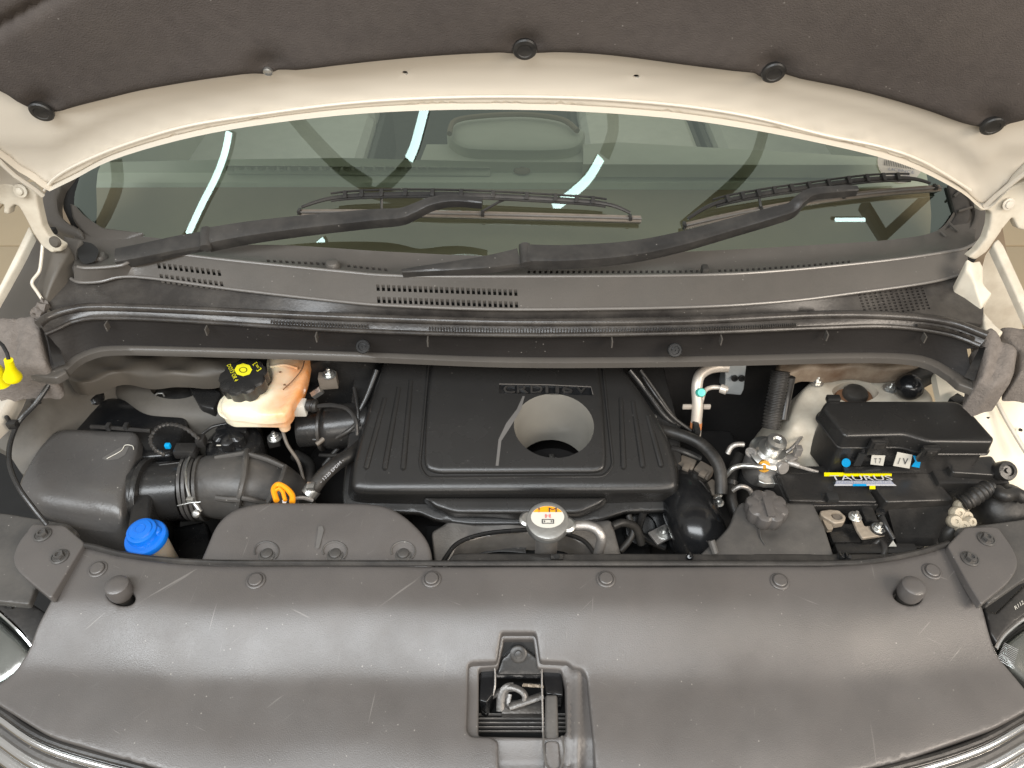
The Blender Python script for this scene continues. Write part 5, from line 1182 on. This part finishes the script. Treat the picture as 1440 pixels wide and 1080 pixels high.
# rubber horn / grommet
hn2 = thing('wiring_grommet', 'round glossy black rubber grommet between strut tower and rail', 'grommet', Z(1280, 545, .98))
GQ = Z(1280, 545, 1.005)
make('grommet_dome', MB().lathe([(.024, -.02), (.026, -.006), (.023, .006), (.015, .014), (.006, .018), (0, .019)], GQ, (-.25, -.75, .5), n=32), 'gloss', hn2)
make('grommet_boot', MB().tube([GQ + Vector((.0, .008, 0)), GQ + Vector((.035, .03, .0)), GQ + Vector((.06, .05, -.01))], .020, 18), 'rubber', hn2)
bs = thing('body_sensor', 'small black sensor bolted to the cream inner wing', 'sensor', Z(1350, 570, 1.0))
make('sensor_case', MB().box(Z(1343, 568, 1.0), (.026, .02, .03), Matrix.Rotation(.6, 3, 'Z')).lathe([(.012, 0), (.012, .012), (.006, .014), (0, .014)], Z(1352, 574, 1.0), (0, -.7, .6), n=16), 'black', bs, bevel=.002)

# ================================================================== FUSE BOX
fx = thing('fuse_box', 'black fuse box with a large lid, two latches and stickers on its front', 'fuse box', Z(1270, 640, .92))
SL = P_(1.03, 1.022, 563, 620)
lido = rnd([(1156, 572, 5), (1163, 563, 5), (1345, 563, 7), (1360, 572, 5), (1399, 616, 4), (1396, 622, 3), (1308, 621, 8), (1274, 611, 8), (1188, 613, 6)], 5)
mb = sheet(lido, SL, step=6, bev=4, bdep=.005, skirt=.026, flare=.003); make('lid', mb, 'cover', fx, ang=50)
make('lid_lip', MB().tube([SL(p.x, p.y) - Vector((0, 0, .031)) + (SL(p.x, p.y)-SL(1270, 592)).normalized()*.003 for p in lido], .0022, 6, closed=True), 'black', fx)
lidi = [Vector((1270 + (p.x-1270)*.975, 592+(p.y-592)*.93)) for p in lido]
mb = sheet(lidi, lambda a, b: SL(a, b) - Vector((0, 0, .03)), step=12, skirt=.085); make('case', mb, 'black', fx, ang=50)
FY = SL(1230, 613).y - .004
for x, yb in ((1237, 622), (1310, 632)):
    P = SL(x, yb-7) - Vector((0, .004, .020)); l = make('latch', MB().box(P, (.030, .010, .036)), 'black', fx, bevel=.003)
    make('latch_groove', MB().box(P + Vector((0, -.0055, .008)), (.018, .003, .012)), 'dgrey', l, bevel=.001)
make('hinge_tab', MB().box(SL(1172, 562) + Vector((0, .002, 0)), (.024, .012, .012)), 'cover', fx, bevel=.002)
FS = ys(FY); FN = (0, -1, 0)
make('blue_dot_sticker', sheet(ell(1190, 651, 6.3, 6, 20), FS, step=5, N=FN, skirt=.0008), 'sblue', fx)
st = make('white_sticker', sheet([(1226, 640), (1245, 641), (1242, 655), (1224, 653)], FS, step=6, N=FN, skirt=.0008), 'label', fx)
text_on('T 7', 'sticker_print', (1229, 651), (1239, 651), (1229, 644), FS, M['print'], st, up=(0, -.0012, 0))
FS2 = ys(SL(1285, 613).y - .012)
st = make('white_sticker', sheet([(1262, 636), (1283, 640), (1279, 659), (1256, 655)], FS2, step=6, N=FN, skirt=.0008), 'label', fx)
text_on('/ V', 'sticker_print', (1262, 652), (1276, 653), (1263, 643), FS2, M['print'], st, up=(0, -.0012, 0))
make('blue_tape', sheet([(1284, 641), (1296, 643), (1293, 658), (1282, 656), (1287, 649)], FS2, step=5, N=FN, skirt=.0008), 'sblue', fx)
make('side_slot', MB().box(Y(1209, 646, FY), (.014, .003, .034)), 'dark', fx)
make('case_ledge', MB().box(Y(1240, 661, FY-.004), (.14, .012, .006)), 'black', fx, bevel=.001)
mb = sheet(rnd([(1330, 646), (1395, 640), (1404, 655), (1400, 668), (1340, 664)], 4), zs(.955), step=8, bev=3, bdep=.003, skirt=.03); make('mount_arm', mb, 'black', fx)
make('mount_boss', MB().lathe([(.017, -.02), (.018, 0), (.016, .004), (.010, .005), (.009, .001), (.005, .001), (.004, .005), (0, .005)], Z(1416, 662, .965), (0, -.6, .8), n=28), 'black', fx)
make('lower_case', MB().box(Z(1350, 684, .90), (.13, .05, .08)), 'black', fx, bevel=.006)

# ================================================================== BATTERY
bt = thing('battery', 'black car battery with a yellow striped label below the fuse box', 'battery', Z(1220, 720, .8))
SB = zs(.925)
mb = sheet(rnd([(1082, 655, 3), (1310, 655, 3), (1330, 690, 3), (1215, 690, 3), (1236, 710, 2), (1108, 712, 3)], 3), zs(.918), step=8, bev=2, bdep=.002, skirt=.14); make('case', mb, 'black', bt, ang=45)
mb = sheet(rnd([(1214, 664, 3), (1311, 664, 4), (1342, 703, 3), (1247, 706, 4)], 3), zs(.930), step=7, bev=3, bdep=.003, skirt=.07); make('front_cover', mb, 'dgrey', bt, ang=45)
mb = sheet(rnd([(1092, 664, 3), (1206, 664, 3), (1234, 706, 3), (1110, 704, 3)], 3), zs(.926), step=7, bev=2.5, bdep=.002, skirt=.03); make('rear_cover', mb, 'black', bt, ang=45)
make('carry_notch', MB().box(Z(1170, 700, .932), (.020, .016, .012)), 'dark', bt, bevel=.002)
ST = zs(.9335)
make('yellow_stripe', sheet(quad(1159, 664.5, 1254, 669.5), ST, step=10, skirt=.0006), 'yellow', bt)
lb = make('label_sheet', sheet([(1176, 676), (1253, 676), (1260, 683), (1174, 683)], ST, step=10, skirt=.0006), 'greyprint', bt)
text_on('TAURUS', 'brand_lettering', (1170, 676), (1256, 676), (1166, 669), ST, M['wprint'], bt, up=(0, 0, .0012))
make('white_band', sheet([(1174, 681), (1258, 681), (1261, 683), (1173, 683)], zs(.9345), step=10), 'wprint', lb)
make('blue_band', sheet([(1200, 680.5), (1218, 680.5), (1219, 683.5), (1199, 683.5)], zs(.9352), step=10), 'sblue', lb)
text_on('12V 75Ah MAINTENANCE FREE', 'label_lines', (1178, 680), (1254, 680), (1177, 677), zs(.9345), M['wprint'], lb)
make('yellow_tab', sheet(quad(1223, 682, 1231, 687.5), ST, step=5, skirt=.001), 'yellow', bt)
tr = thing('battery_tray', 'black recessed battery terminal area with clamps in front of the covers', 'battery tray', Z(1200, 750, .85))
mb = sheet(rnd([(1120, 712), (1240, 708), (1262, 770), (1335, 768), (1335, 790), (1150, 790)], 3), zs(.872), step=12, bev=3, bdep=.003, skirt=.08); make('tray_floor', mb, 'gloss', tr)
mb = MB().box(Z(1230, 775, .89), (.14, .02, .02)).box(Z(1185, 752, .885), (.05, .04, .012)).box(Z(1218, 722, .90), (.022, .05, .02)); make('tray_ridges', mb, 'black', tr, bevel=.003)
mb = sheet([(1246, 706), (1340, 704), (1332, 768), (1262, 768)], plane(Z(1290, 735, .885), (0, -.85, .5)), step=10, N=(0, -.8, .5), skirt=.02); make('battery_end_wall', mb, 'dgrey', tr)
tc_ = thing('battery_clamp', 'beige corroded battery terminal clamp with an oval opening', 'clamp', Z(1177, 730, .90))
make('clamp_ring', sheet(rnd([(1153, 718), (1166, 716), (1180, 717), (1190, 726), (1188, 734), (1174, 736), (1162, 729), (1154, 724)], 3), zs(.912), holes=[ell(1177, 726, 8.5, 5, 18, .3)], step=5, bev=2, bdep=.002, skirt=.012), 'beige', tc_)
make('terminal_post', MB().lathe([(.0095, -.02), (.009, .003), (0, .004)], Z(1177, 727, .905), n=20), 'plug', tc_)
make('clamp_tail', sheet(rnd([(1154, 724), (1166, 730), (1172, 744), (1164, 745)], 2), zs(.905), step=5, skirt=.008), 'beige', tc_)
sp_ = thing('terminal_strap', 'beige metal strap with two bolts beside the oval battery clamp', 'strap', Z(1220, 745, .9))
make('strap_plate', sheet(rnd([(1196, 722), (1208, 722), (1216, 740), (1236, 738), (1246, 752), (1213, 757), (1205, 745)], 2.5), zs(.912), step=5, bev=1.5, bdep=.0012, skirt=.004), 'beige', sp_)
nb = make('bolt', hexnut(.0068, .008), 'metal', sp_, loc=Z(1202, 727, .913), ang=25); make('bolt', None, None, sp_, loc=Z(1235, 743, .913), mesh=nb.data)
make('washer', MB().lathe([(.014, 0), (.014, .002), (0, .002)], Z(1235, 744, .9125), n=24), 'black', sp_)
rd = thing('hold_down_rod', 'slim black hold-down rod ending in a white triangle tag beside the battery', 'rod', Z(1248, 745, .9))
make('rod', MB().tube(path3([(1238, 722, .93), (1246, 740, .925), (1256, 758, .915)]), .0050, 12), 'black', rd); make('rod_head', MB().lathe([(.008, 0), (.008, .006), (0, .007)], Z(1237, 722, .93), n=14), 'gloss', rd)
make('white_tag', sheet([(1256, 760), (1261, 768), (1250, 768)], zs(.905), step=5, skirt=.002), 'label', rd)
ge = thing('earth_connector', 'crusty cream connectors on a cable at the right of the battery', 'connector', Z(1350, 725, .92))
for k, (a, b, r) in enumerate(((1352, 712, .0125), (1346, 722, .0125), (1356, 727, .0125), (1342, 733, .012), (1352, 740, .0125), (1362, 734, .010))):
    make('connector_knuckle', MB().lathe([(r*.7, -.012), (r, -.006), (r, .005), (r*.75, .010), (r*.3, .010), (r*.3, .007), (0, .007)], Z(a, b, .93+.004*(k % 2)), (.2*(k % 3-1), -.6, .8), n=16), 'taped', ge)
make('cable_sleeve', MB().tube(path3([(1352, 708, .94), (1368, 700, .95), (1384, 689, .955), (1394, 684, .955)], 12), lambda f: .0145 + .0012*math.sin(f*60) - .006*max(0, f-.8)*4, 14), 'rubber', ge)
make('lower_boot', MB().tube(path3([(1342, 740, .92), (1334, 750, .91), (1328, 762, .89)]), .011, 12), 'rubber', ge)
wb = thing('rubber_boot', 'dusty dark round rubber boot at the right edge behind the side plate', 'boot', Z(1415, 705, .9))
make('boot_dome', MB().lathe([(.045, -.05), (.048, -.02), (.042, .0), (.030, .012), (.012, .016), (0, .016)], Z(1418, 712, .92), (-.1, -.4, .8), n=32), 'rubber', wb)
make('boot_fold', MB().tube(path3([(1402, 690, .955), (1412, 697, .96), (1426, 694, .955), (1440, 700, .95)]), .012, 12), 'rubber', wb)

# ================================================================== EXPANSION TANK
et = thing('expansion_tank', 'dark grey coolant expansion tank with a raised pocket', 'tank', Z(1080, 750, .9))
SX = P_(.962, .948, 705, 790)
def xr(a, b):
    d = 0
    if 1062 < a < 1142 and b > 738: d -= .0014
    return d - .007*math.exp(-(((a-1085)/17)**2 + ((b-742)/11)**2))
mb = sheet(rnd([(1042, 705, 6), (1144, 707, 3), (1160, 740, 3), (1176, 790, 2), (972, 790, 2), (996, 768, 10), (1014, 752, 10), (1026, 738, 8), (1034, 715, 8)], 5), SX, step=6, bev=4, bdep=.005, skirt=.08, relief=xr); make('tank_shell', mb, 'grey', et, ang=45)
make('pocket_line', MB().tube([SX(p.x, p.y) for p in crom([(1062, 728), (1068, 744), (1070, 756), (1076, 766)], 5)], .0012, 6), 'grey', et)
make('corner_post', MB().tube([Z(1000, 760, .965), Z(1006, 778, .952)], .0062, 10), 'grey', et)
TC = Z(1078, 714, .980)
tcap = make('cap', MB().lathe([(.030, -.022), (.034, -.016), (.0355, .0), (.034, .006), (.029, .0085), (0, .009)], TC, n=64, lobes=8, amp=.12, lob_from=.028), 'panel', et, ang=30)
SXC = zs(.9905)
text_on('CAUTION', 'cap_lettering', (1064, 703), (1093, 702), (1065, 698.5), SXC, M['trim'], tcap); text_on('HOT', 'cap_lettering', (1068, 708), (1088, 707.5), (1068, 704), SXC, M['trim'], tcap)
make('cap_ridge', MB().box(TC + Vector((0, -.006, .011)), (.014, .040, .005)), 'panel', tcap, bevel=.0015)

# ================================================================== FRONT PANEL (radiator cover)
fp = thing('radiator_cover', 'large weathered grey plastic cover over the radiator at the front of the bay', 'radiator cover', (0, .55, .9))
PZ = [(760, .9500), (800, .9500), (830, .9485), (846, .9465), (860, .9425), (880, .9345), (920, .9165), (945, .9070), (962, .9030), (985, .9010), (1020, .8985), (1050, .8955), (1085, .889), (1110, .882), (1150, .868)]
_pz = cp([(a, b*10000) for a, b in PZ]); _pz = [(a, b/10000) for a, b in _pz]
def SP(a, b):
    bb = b - lin([(60, -14), (250, 0), (1200, 0), (1400, -14)], a)
    f = lin([(900, 1.0), (1400, .62)], a)             # the step softens towards the right
    z = lin(_pz, bb); zflat = lin([(760, .9505), (1150, .868)], bb)
    return Z(a, b, z*f + zflat*(1-f) + (.0 if True else 0))
panel_o = rnd([(112, 766, 3), (150, 776, 20), (220, 789, 20), (300, 794, 20), (780, 796, 10), (1160, 795, 20), (1240, 789, 20), (1300, 777, 10), (1332, 766, 3), (1362, 812, 20), (1382, 850, 20), (1392, 890, 20), (1402, 920, 15), (1445, 972, 10), (1470, 985, 4), (1400, 1024, 20), (1260, 1073, 30), (1100, 1105, 30), (720, 1130, 30), (330, 1110, 30), (190, 1072, 30), (70, 1036, 20), (-10, 986, 6), (-22, 976, 4), (20, 945, 15), (40, 915, 15), (52, 880, 15), (74, 838, 15)], 10)
CUT = rnd([(659, 932, 6), (699, 930, 5), (705, 892, 4), (707, 889, 3), (751, 889, 3), (754, 893, 4), (759, 929, 5), (798, 931, 6), (806, 939, 5), (818, 940, 6), (825, 950, 8), (834, 1040, 8), (838, 1100, 3), (702, 1100, 3), (700, 1042, 4), (690, 1036, 5), (662, 1035, 6), (656, 1026, 6)], 4, 3)
STOPL = ell(170, 838, 20, 12.5, 26, .25); STOPR = ell(1276, 838, 20, 12, 26, .25)
mb = sheet(panel_o, SP, holes=[CUT, STOPL, STOPR], step=7.5, bev=4, bdep=.004, bh=True, skirt=.010, hskirt=.016,
           relief=lambda a, b: .0009*math.sin(a*.021+1)*math.sin(b*.03))
make('cover_sheet', mb, 'panel', fp, ang=55)
for i, (a, b) in enumerate(((138, 801), (360, 817), (607, 815), (852, 815), (1096, 818), (1310, 804))):
    P = SP(a, b) + Vector((0, 0, .0012))
    if i == 0:
        mb = MB().lathe([(.0150, -.003), (.0150, .0008), (.0140, .0016), (.0122, .0018), (.0120, .0008), (.0112, .0008), (.0108, .0040), (.0095, .0050), (0, .0053)], n=28); kc = make('push_clip', mb, 'panel', fp, loc=P)
    else: make('push_clip', None, None, fp, loc=P, mesh=kc.data)
# recessed latch tray
STR = lambda a, b: SP(a, b) - Vector((0, 0, .013 + .010*max(0, min(1, (b-1035)/30))))
LH = rnd([(673, 934, 4), (700, 932, 4), (708, 900, 3), (708, 893, 2), (750, 893, 2), (756, 934, 4), (790, 936, 5), (795, 960, 5), (797, 1028, 6), (780, 1032, 4), (672, 1030, 5)], 4, 3)
mb = sheet(rnd([(652, 926), (698, 924), (700, 884), (758, 884), (764, 924), (826, 932), (836, 1000), (845, 1105), (694, 1105), (694, 1046), (652, 1042)], 3), STR, holes=[LH], step=6, bev=3, bdep=.003, bh=True, hskirt=.012,
           relief=lambda a, b: .007*math.exp(-(((a-812)/7)**4 + (max(0, 945-b)/10)**4 + (max(0, b-1200)/10)**2)) + .004*math.exp(-((a-799)/3.0)**2))
make('latch_recess', mb, 'panel', fp, ang=55)
bead_l = [(113, 767), (135, 772), (170, 781), (220, 788), (300, 793), (480, 794), (620, 794.5)]
eb = thing('panel_edge_strip', 'black rubber edging along the back of the radiator cover', 'edging', (0, .67, .95))
make('edge_bead', MB().tube([Z(p.x, p.y-4, .956) for p in crom([(113, 770), (135, 774), (170, 783), (220, 790), (300, 795), (480, 796), (780, 796), (1000, 796), (1160, 796), (1230, 792), (1290, 781), (1334, 768)], 8)], .0048, 10), 'dgrey', eb)
mb = sheet(rnd([(628, 790, 2), (636, 779, 4), (648, 777, 4), (1160, 778, 10), (1250, 778, 10), (1300, 770, 4), (1325, 764, 2), (1290, 780, 4), (1235, 791, 4), (1160, 794, 4), (630, 794, 2)], 4), zs(.950), step=7, bev=3, bdep=.004, skirt=.02); make('support_bar', mb, 'dgrey', eb)
make('socket', MB().box(Z(783, 783, .953), (.020, .010, .004)), 'dgrey', eb, bevel=.001); make('socket_hole', MB().lathe([(.0045, 0), (.0045, .0012), (0, .0012)], Z(783, 783, .9548), n=12), 'dark', eb)
for a, b in ((970, 783), (1181, 782), (1190, 783)):
    t = make('fir_tree_clip', MB().lathe([(.0062, 0), (.0062, .003), (.0045, .007), (.003, .009), (0, .009)], Z(a, b, .953), (-.3 if a < 1000 else .3, -.5, .8), n=14).box(Z(a, b-2, .960), (.0025, .008, .008)), 'gloss', eb)
# bump stops
for a, b, lab in ((170, 832, 'round rubber bonnet stop at the left of the radiator cover'), (1278, 833, 'round rubber bonnet stop at the right of the radiator cover')):
    P = Z(a + (1 if a < 700 else -1), b+3, .945); t = thing('bonnet_stop', lab, 'rubber stop', P, 'rubber bonnet stops')
    make('stop_head', MB().lathe([(.0165, -.002), (.0185, .004), (.0190, .018), (.0175, .025), (.014, .0275), (.006, .0282), (0, .0284)], P, (.02, .05, 1), n=36), 'panel', t)
    make('stop_thread', MB().lathe([(.013, -.03), (.0135, -.006), (.0150, -.005), (.0150, -.002), (.012, -.001)], P, n=24), 'rubber', t)

# side plates (brackets)
def side_plate(pts, lab, bolts, z=.962, grp='side plates of the radiator cover'):
    c = Z(sum(p[0] for p in pts)/len(pts), sum(p[1] for p in pts)/len(pts), z); t = thing('side_plate', lab, 'plate', c, grp)
    make('plate', sheet(rnd(pts, 5), zs(z), step=6, bev=2.5, bdep=.0022, skirt=.013), 'panel', t, ang=45)
    for a, b in bolts:
        mb = MB(); mb.lathe([(.0140, 0), (.0140, .0015), (.0118, .0024), (.0110, .0012)], n=28); mb.lathe([(.0085, .001), (.0088, .006), (.0078, .0085), (.0048, .0085), (.0044, .0055), (0, .0055)], n=6)
        make('bolt', mb, 'wornbolt', t, loc=Z(a, b, z+.0005), ang=25)
    return t
side_plate([(46, 736, 5), (90, 738, 6), (119, 763, 5), (71, 842, 6), (24, 803, 16), (17, 784, 14), (26, 762, 10)], 'angular grey side plate with two bolts, left of the radiator cover', [(60, 752), (84, 783)])
side_plate([(1332, 767, 4), (1357, 741, 6), (1403, 740, 8), (1427, 774, 14), (1433, 795, 14), (1420, 818, 12), (1380, 850, 4), (1360, 818, 10)], 'angular grey side plate with two bolts, right of the radiator cover', [(1387, 758), (1364, 786)])
up = thing('wing_support_panel', 'flat dark grey panel at the left edge behind the side plate', 'panel', Z(10, 770, .93))
make('support_sheet', sheet(rnd([(-60, 716), (10, 722), (95, 736), (110, 748), (60, 800), (40, 850), (-60, 840)], 5), zs(.945), step=10, bev=3, bdep=.003, skirt=.01), 'grey', up)
up = thing('wing_support_panel', 'flat dark grey panel at the right edge behind the side plate', 'panel', Z(1430, 770, .93))
make('support_sheet', sheet(rnd([(1345, 742), (1400, 735), (1500, 722), (1500, 800), (1440, 815), (1390, 850), (1366, 800)], 5), zs(.945), step=10, bev=3, bdep=.003, skirt=.01), 'grey', up)

# ================================================================== HEADLAMPS
hl_ = thing('headlamp', 'clear headlamp with black housing at the left edge', 'headlamp', Z(20, 900, .85))
make('housing', sheet(rnd([(-60, 780), (0, 808), (30, 838), (66, 862), (64, 880), (52, 912), (30, 890), (0, 862), (-60, 830)], 4), P_(.915, .89, 800, 910), step=8, bev=4, bdep=.005, skirt=.04), 'dgrey', hl_)
make('adjuster', MB().box(Z(14, 851, .906), (.012, .012, .004)).box(Z(14, 851, .909), (.006, .006, .004)), 'black', hl_, bevel=.0008)
make('rim', MB().tube(path3([(-20, 848, .905), (0, 862, .90), (25, 885, .895), (45, 908, .885), (50, 916, .88)]), .0034, 8), 'chrome', hl_)
make('reflector', sheet(rnd([(-60, 850), (0, 868), (26, 892), (48, 918), (38, 940), (10, 962), (-60, 1000)], 5), P_(.885, .855, 860, 960), step=8, bev=14, bdep=.02, skirt=.05), 'lens', hl_)
make('lens', sheet(rnd([(-60, 846), (0, 864), (26, 888), (50, 916), (40, 942), (8, 966), (-60, 1004)], 5), P_(.893, .863, 860, 960), step=8, bev=14, bdep=.02), 'clear', hl_)
hl_ = thing('headlamp', 'clear headlamp with fluted corner at the right edge', 'headlamp', Z(1425, 900, .85))
make('housing', sheet(rnd([(1384, 852), (1400, 862), (1440, 822), (1500, 790), (1500, 840), (1440, 866), (1416, 886), (1402, 905), (1392, 890)], 4), P_(.915, .89, 800, 910), step=8, bev=4, bdep=.005, skirt=.04), 'dgrey', hl_)
make('rim', MB().tube(path3([(1400, 912, .885), (1412, 893, .89), (1440, 870, .895), (1470, 855, .90)]), .0034, 8), 'chrome', hl_)
make('reflector', sheet(rnd([(1402, 918), (1412, 902), (1440, 880), (1500, 860), (1500, 1010), (1448, 968), (1420, 942)], 5), P_(.885, .855, 860, 960), step=8, bev=14, bdep=.02, skirt=.05), 'lens', hl_)
make('lens', sheet(rnd([(1400, 920), (1410, 900), (1440, 876), (1500, 856), (1500, 1014), (1446, 970), (1418, 944)], 5), P_(.893, .863, 860, 960), step=8, bev=14, bdep=.02), 'clear', hl_)
for k in range(12):
    t_ = k/11; a = Z(1402+ 10*t_, 926 - 22*t_, .888-.0*t_); b = Z(1424+8*t_, 940-26*t_, .886); make('flute', MB().tube([a, b], .0009, 5), 'chrome', hl_)
text_on('R112', 'housing_lettering', (1428, 858), (1440, 849), (1426, 853), zs(.915), M['label'], hl_)

# ================================================================== GRILLE + LATCH
gl = thing('front_grille', 'chrome and grey grille bars curving below the radiator cover', 'grille', (0, .38, .8))
def curve_rows(off, dz, nm, r, m_, n=10):
    pts = [(-40, 965+off), (0, 994+off), (70, 1038+off), (197, 1075+off), (340, 1112+off), (720, 1134+off), (1100, 1108+off), (1260, 1075+off), (1371, 1041+off), (1440, 1004+off), (1490, 978+off)]
    make(nm, MB().tube([Z(p.x, p.y, .884+dz) for p in crom(pts, 6)], r, n), m_, gl)
curve_rows(4, 0, 'rubber_lip', .0055, 'dgrey'); curve_rows(15, -.012, 'chrome_bar', .0075, 'chrome', 14); curve_rows(30, -.024, 'grey_bar', .008, 'grey'); curve_rows(44, -.032, 'chrome_bar', .010, 'chrome', 14); curve_rows(66, -.05, 'chrome_bar', .012, 'chrome', 14); curve_rows(90, -.07, 'grey_bar', .014, 'dgrey')
make('grille_backing', sheet([(-100, 960), (720, 1080), (1540, 960), (1540, 1250), (-100, 1250)], zs(.78), step=80), 'dark', gl)

lt = thing('bonnet_latch', 'greasy steel bonnet latch with a lever in the cover opening', 'latch', Z(735, 980, .85))
make('latch_backplate', sheet(rnd([(690, 885), (765, 885), (770, 955), (690, 955)], 4), plane(Z(728, 920, .895), (0, -.6, .8)), step=8, bev=3, bdep=.003, N=(0, -.6, .8), skirt=.006), 'gloss', lt)
make('backplate_rib', sheet(rnd([(706, 926), (722, 912), (738, 912), (756, 926), (764, 950), (698, 950)], 4), plane(Z(728, 925, .901), (0, -.6, .8)), step=6, bev=3, bdep=.003, N=(0, -.6, .8), skirt=.004), 'black', lt)
make('mount_bolt', MB().lathe([(.013, 0), (.013, .002), (.011, .003), (.006, .003), (.0055, .006), (0, .007)], Z(729, 920, .91), (0, -.6, .8), n=24), 'dgrey', lt)
make('side_plate_left', sheet(rnd([(676, 936), (692, 932), (696, 945), (694, 980), (680, 990), (674, 985)], 3), zs(.885), step=7, skirt=.05), 'gloss', lt) if False else make('cheek', sheet(rnd([(676, 936), (692, 932), (696, 945), (694, 975), (684, 988), (674, 985)], 3), zs(.885), step=7, bev=2, bdep=.002, skirt=.05), 'gloss', lt)
make('cheek_edge', MB().tube(path3([(693, 932, .893), (696, 942, .893), (696, 965, .888), (693, 978, .88)]), .0014, 6), 'alu', lt)
make('cheek', sheet(rnd([(762, 934), (790, 934), (792, 978), (768, 976)], 3), zs(.885), step=7, bev=2, bdep=.002, skirt=.05), 'gloss', lt)
make('cheek_edge', MB().tube(path3([(763, 932, .893), (762, 950, .893), (763, 1000, .885), (764, 1050, .875)]), .0014, 6), 'alu', lt)
make('claw', MB().tube(path3([(690, 980, .865), (704, 972, .875), (716, 966, .882), (730, 970, .882), (738, 978, .878), (736, 990, .87), (722, 996, .865), (714, 990, .868), (716, 976, .874)], 6), .0052, 10, flat=.6), 'steel', lt)
make('pawl', MB().tube(path3([(704, 1000, .86), (705, 980, .872), (712, 968, .88), (722, 966, .88)], 6), .0070, 10, flat=.5), 'steel', lt)
make('latch_arm', MB().tube(path3([(716, 994, .87), (735, 988, .872), (764, 978, .875)], 6), .0060, 10, flat=.6), 'steel', lt)
make('return_spring', MB().tube([Z(735 + k*.42, 963 + 2.0*math.sin(k*1.3) + k*.03, .885 + .003*math.cos(k*1.3)) for k in range(70)], .0009, 5), 'beige', lt)
make('claw_body', MB().box(Z(735, 997, .855), (.065, .022, .018)), 'steel', lt, bevel=.004)
make('cable_end', MB().tube(path3([(688, 986, .868), (682, 975, .872), (676, 950, .875), (690, 936, .885)], 5), .0013, 6), 'alu', lt)
make('release_lever', sheet(rnd([(767, 976), (784, 976), (786, 1040), (782, 1060), (768, 1060), (766, 1030)], 4), P_(.893, .880, 976, 1060), step=5, bev=4, bdep=.005, skirt=.012), 'grey', lt)
make('lever_grip', sheet(rnd([(766, 1042), (786, 1042), (791, 1090), (780, 1100), (764, 1092)], 5), P_(.888, .874, 1040, 1100), step=5, bev=3, bdep=.004, skirt=.010, relief=lambda a, b: .0014*math.sin(b*1.4) if 770 < a < 783 else 0), 'panel', lt)
make('lever_edge', MB().tube(path3([(764, 1030, .892), (765, 1060, .888), (770, 1078, .882), (786, 1082, .88), (793, 1060, .888), (790, 1035, .892)]), .0016, 6), 'grey', lt)
cdn = thing('condenser', 'finned condenser core seen low inside the latch opening', 'condenser', Z(735, 1020, .82))
make('core_back', sheet([(660, 960), (810, 960), (810, 1045), (660, 1045)], zs(.815), step=30), 'dark', cdn)
for k, yb in enumerate((1005, 1011, 1017, 1023, 1029)):
    make('core_tube', MB().box((Z(670, yb, .832)+Z(797, yb, .832))/2, ((Z(797, yb, .832)-Z(670, yb, .832)).x, .0016, .006)), 'alu', cdn)
fn = MB()
for k in range(4):
    for j in range(60): fn.box(Z(671 + j*2.1, 1008 + k*6, .829), (.0007, .0052, .004))
fo = make('core_fins', fn, 'dgrey', cdn, ang=20); fo['kind'] = 'stuff'

# ================================================================== WASHER FILLER
wf = thing('washer_filler', 'bright blue washer fluid cap on a translucent neck behind the radiator cover', 'filler cap', Z(207, 775, .9))
WP = Z(206, 757, .945); axw = Vector((-.05, -.05, 1)).normalized()
make('neck', MB().lathe([(.028, -.12), (.029, -.02), (.030, -.002)], WP, (-.0, -.0, 1), n=32), 'neck', wf)
make('cap_rim', MB().lathe([(.031, -.007), (.0345, -.004), (.0352, .002), (.0335, .0055), (.029, .007), (.026, .0065)], WP, axw, n=44), 'blue', wf)
make('cap_dome', MB().lathe([(.0265, .005), (.0255, .011), (.024, .0155), (.0205, .0170), (.0195, .0170), (.0180, .0195), (.010, .0205), (0, .0207)], WP + Vector((-.005, .006, 0)), axw, n=40), 'blue', wf)
make('cap_tab', MB().lathe([(.010, .005), (.009, .011), (.007, .013), (0, .0135)], WP + Vector((.016, .009, 0)), axw, n=20), 'blue', wf)
make('cap_emblem', MB().lathe([(.009, 0), (.009, .0012), (.0075, .0012), (.0075, .0004), (0, .0004)], WP + Vector((-.005, .006, 0)) + axw*.0203, axw, n=24), 'blue', wf)
# black washer bottle / duct behind
wbk = thing('washer_bottle', 'dark plastic bottle shape low behind the blue washer cap', 'bottle', Z(150, 760, .8))
make('bottle_shell', sheet(rnd([(60, 735), (150, 738), (200, 748), (290, 730), (300, 800), (120, 800), (90, 770)], 8), zs(.80), step=12, bev=8, bdep=.01, skirt=.15), 'gloss', wbk)
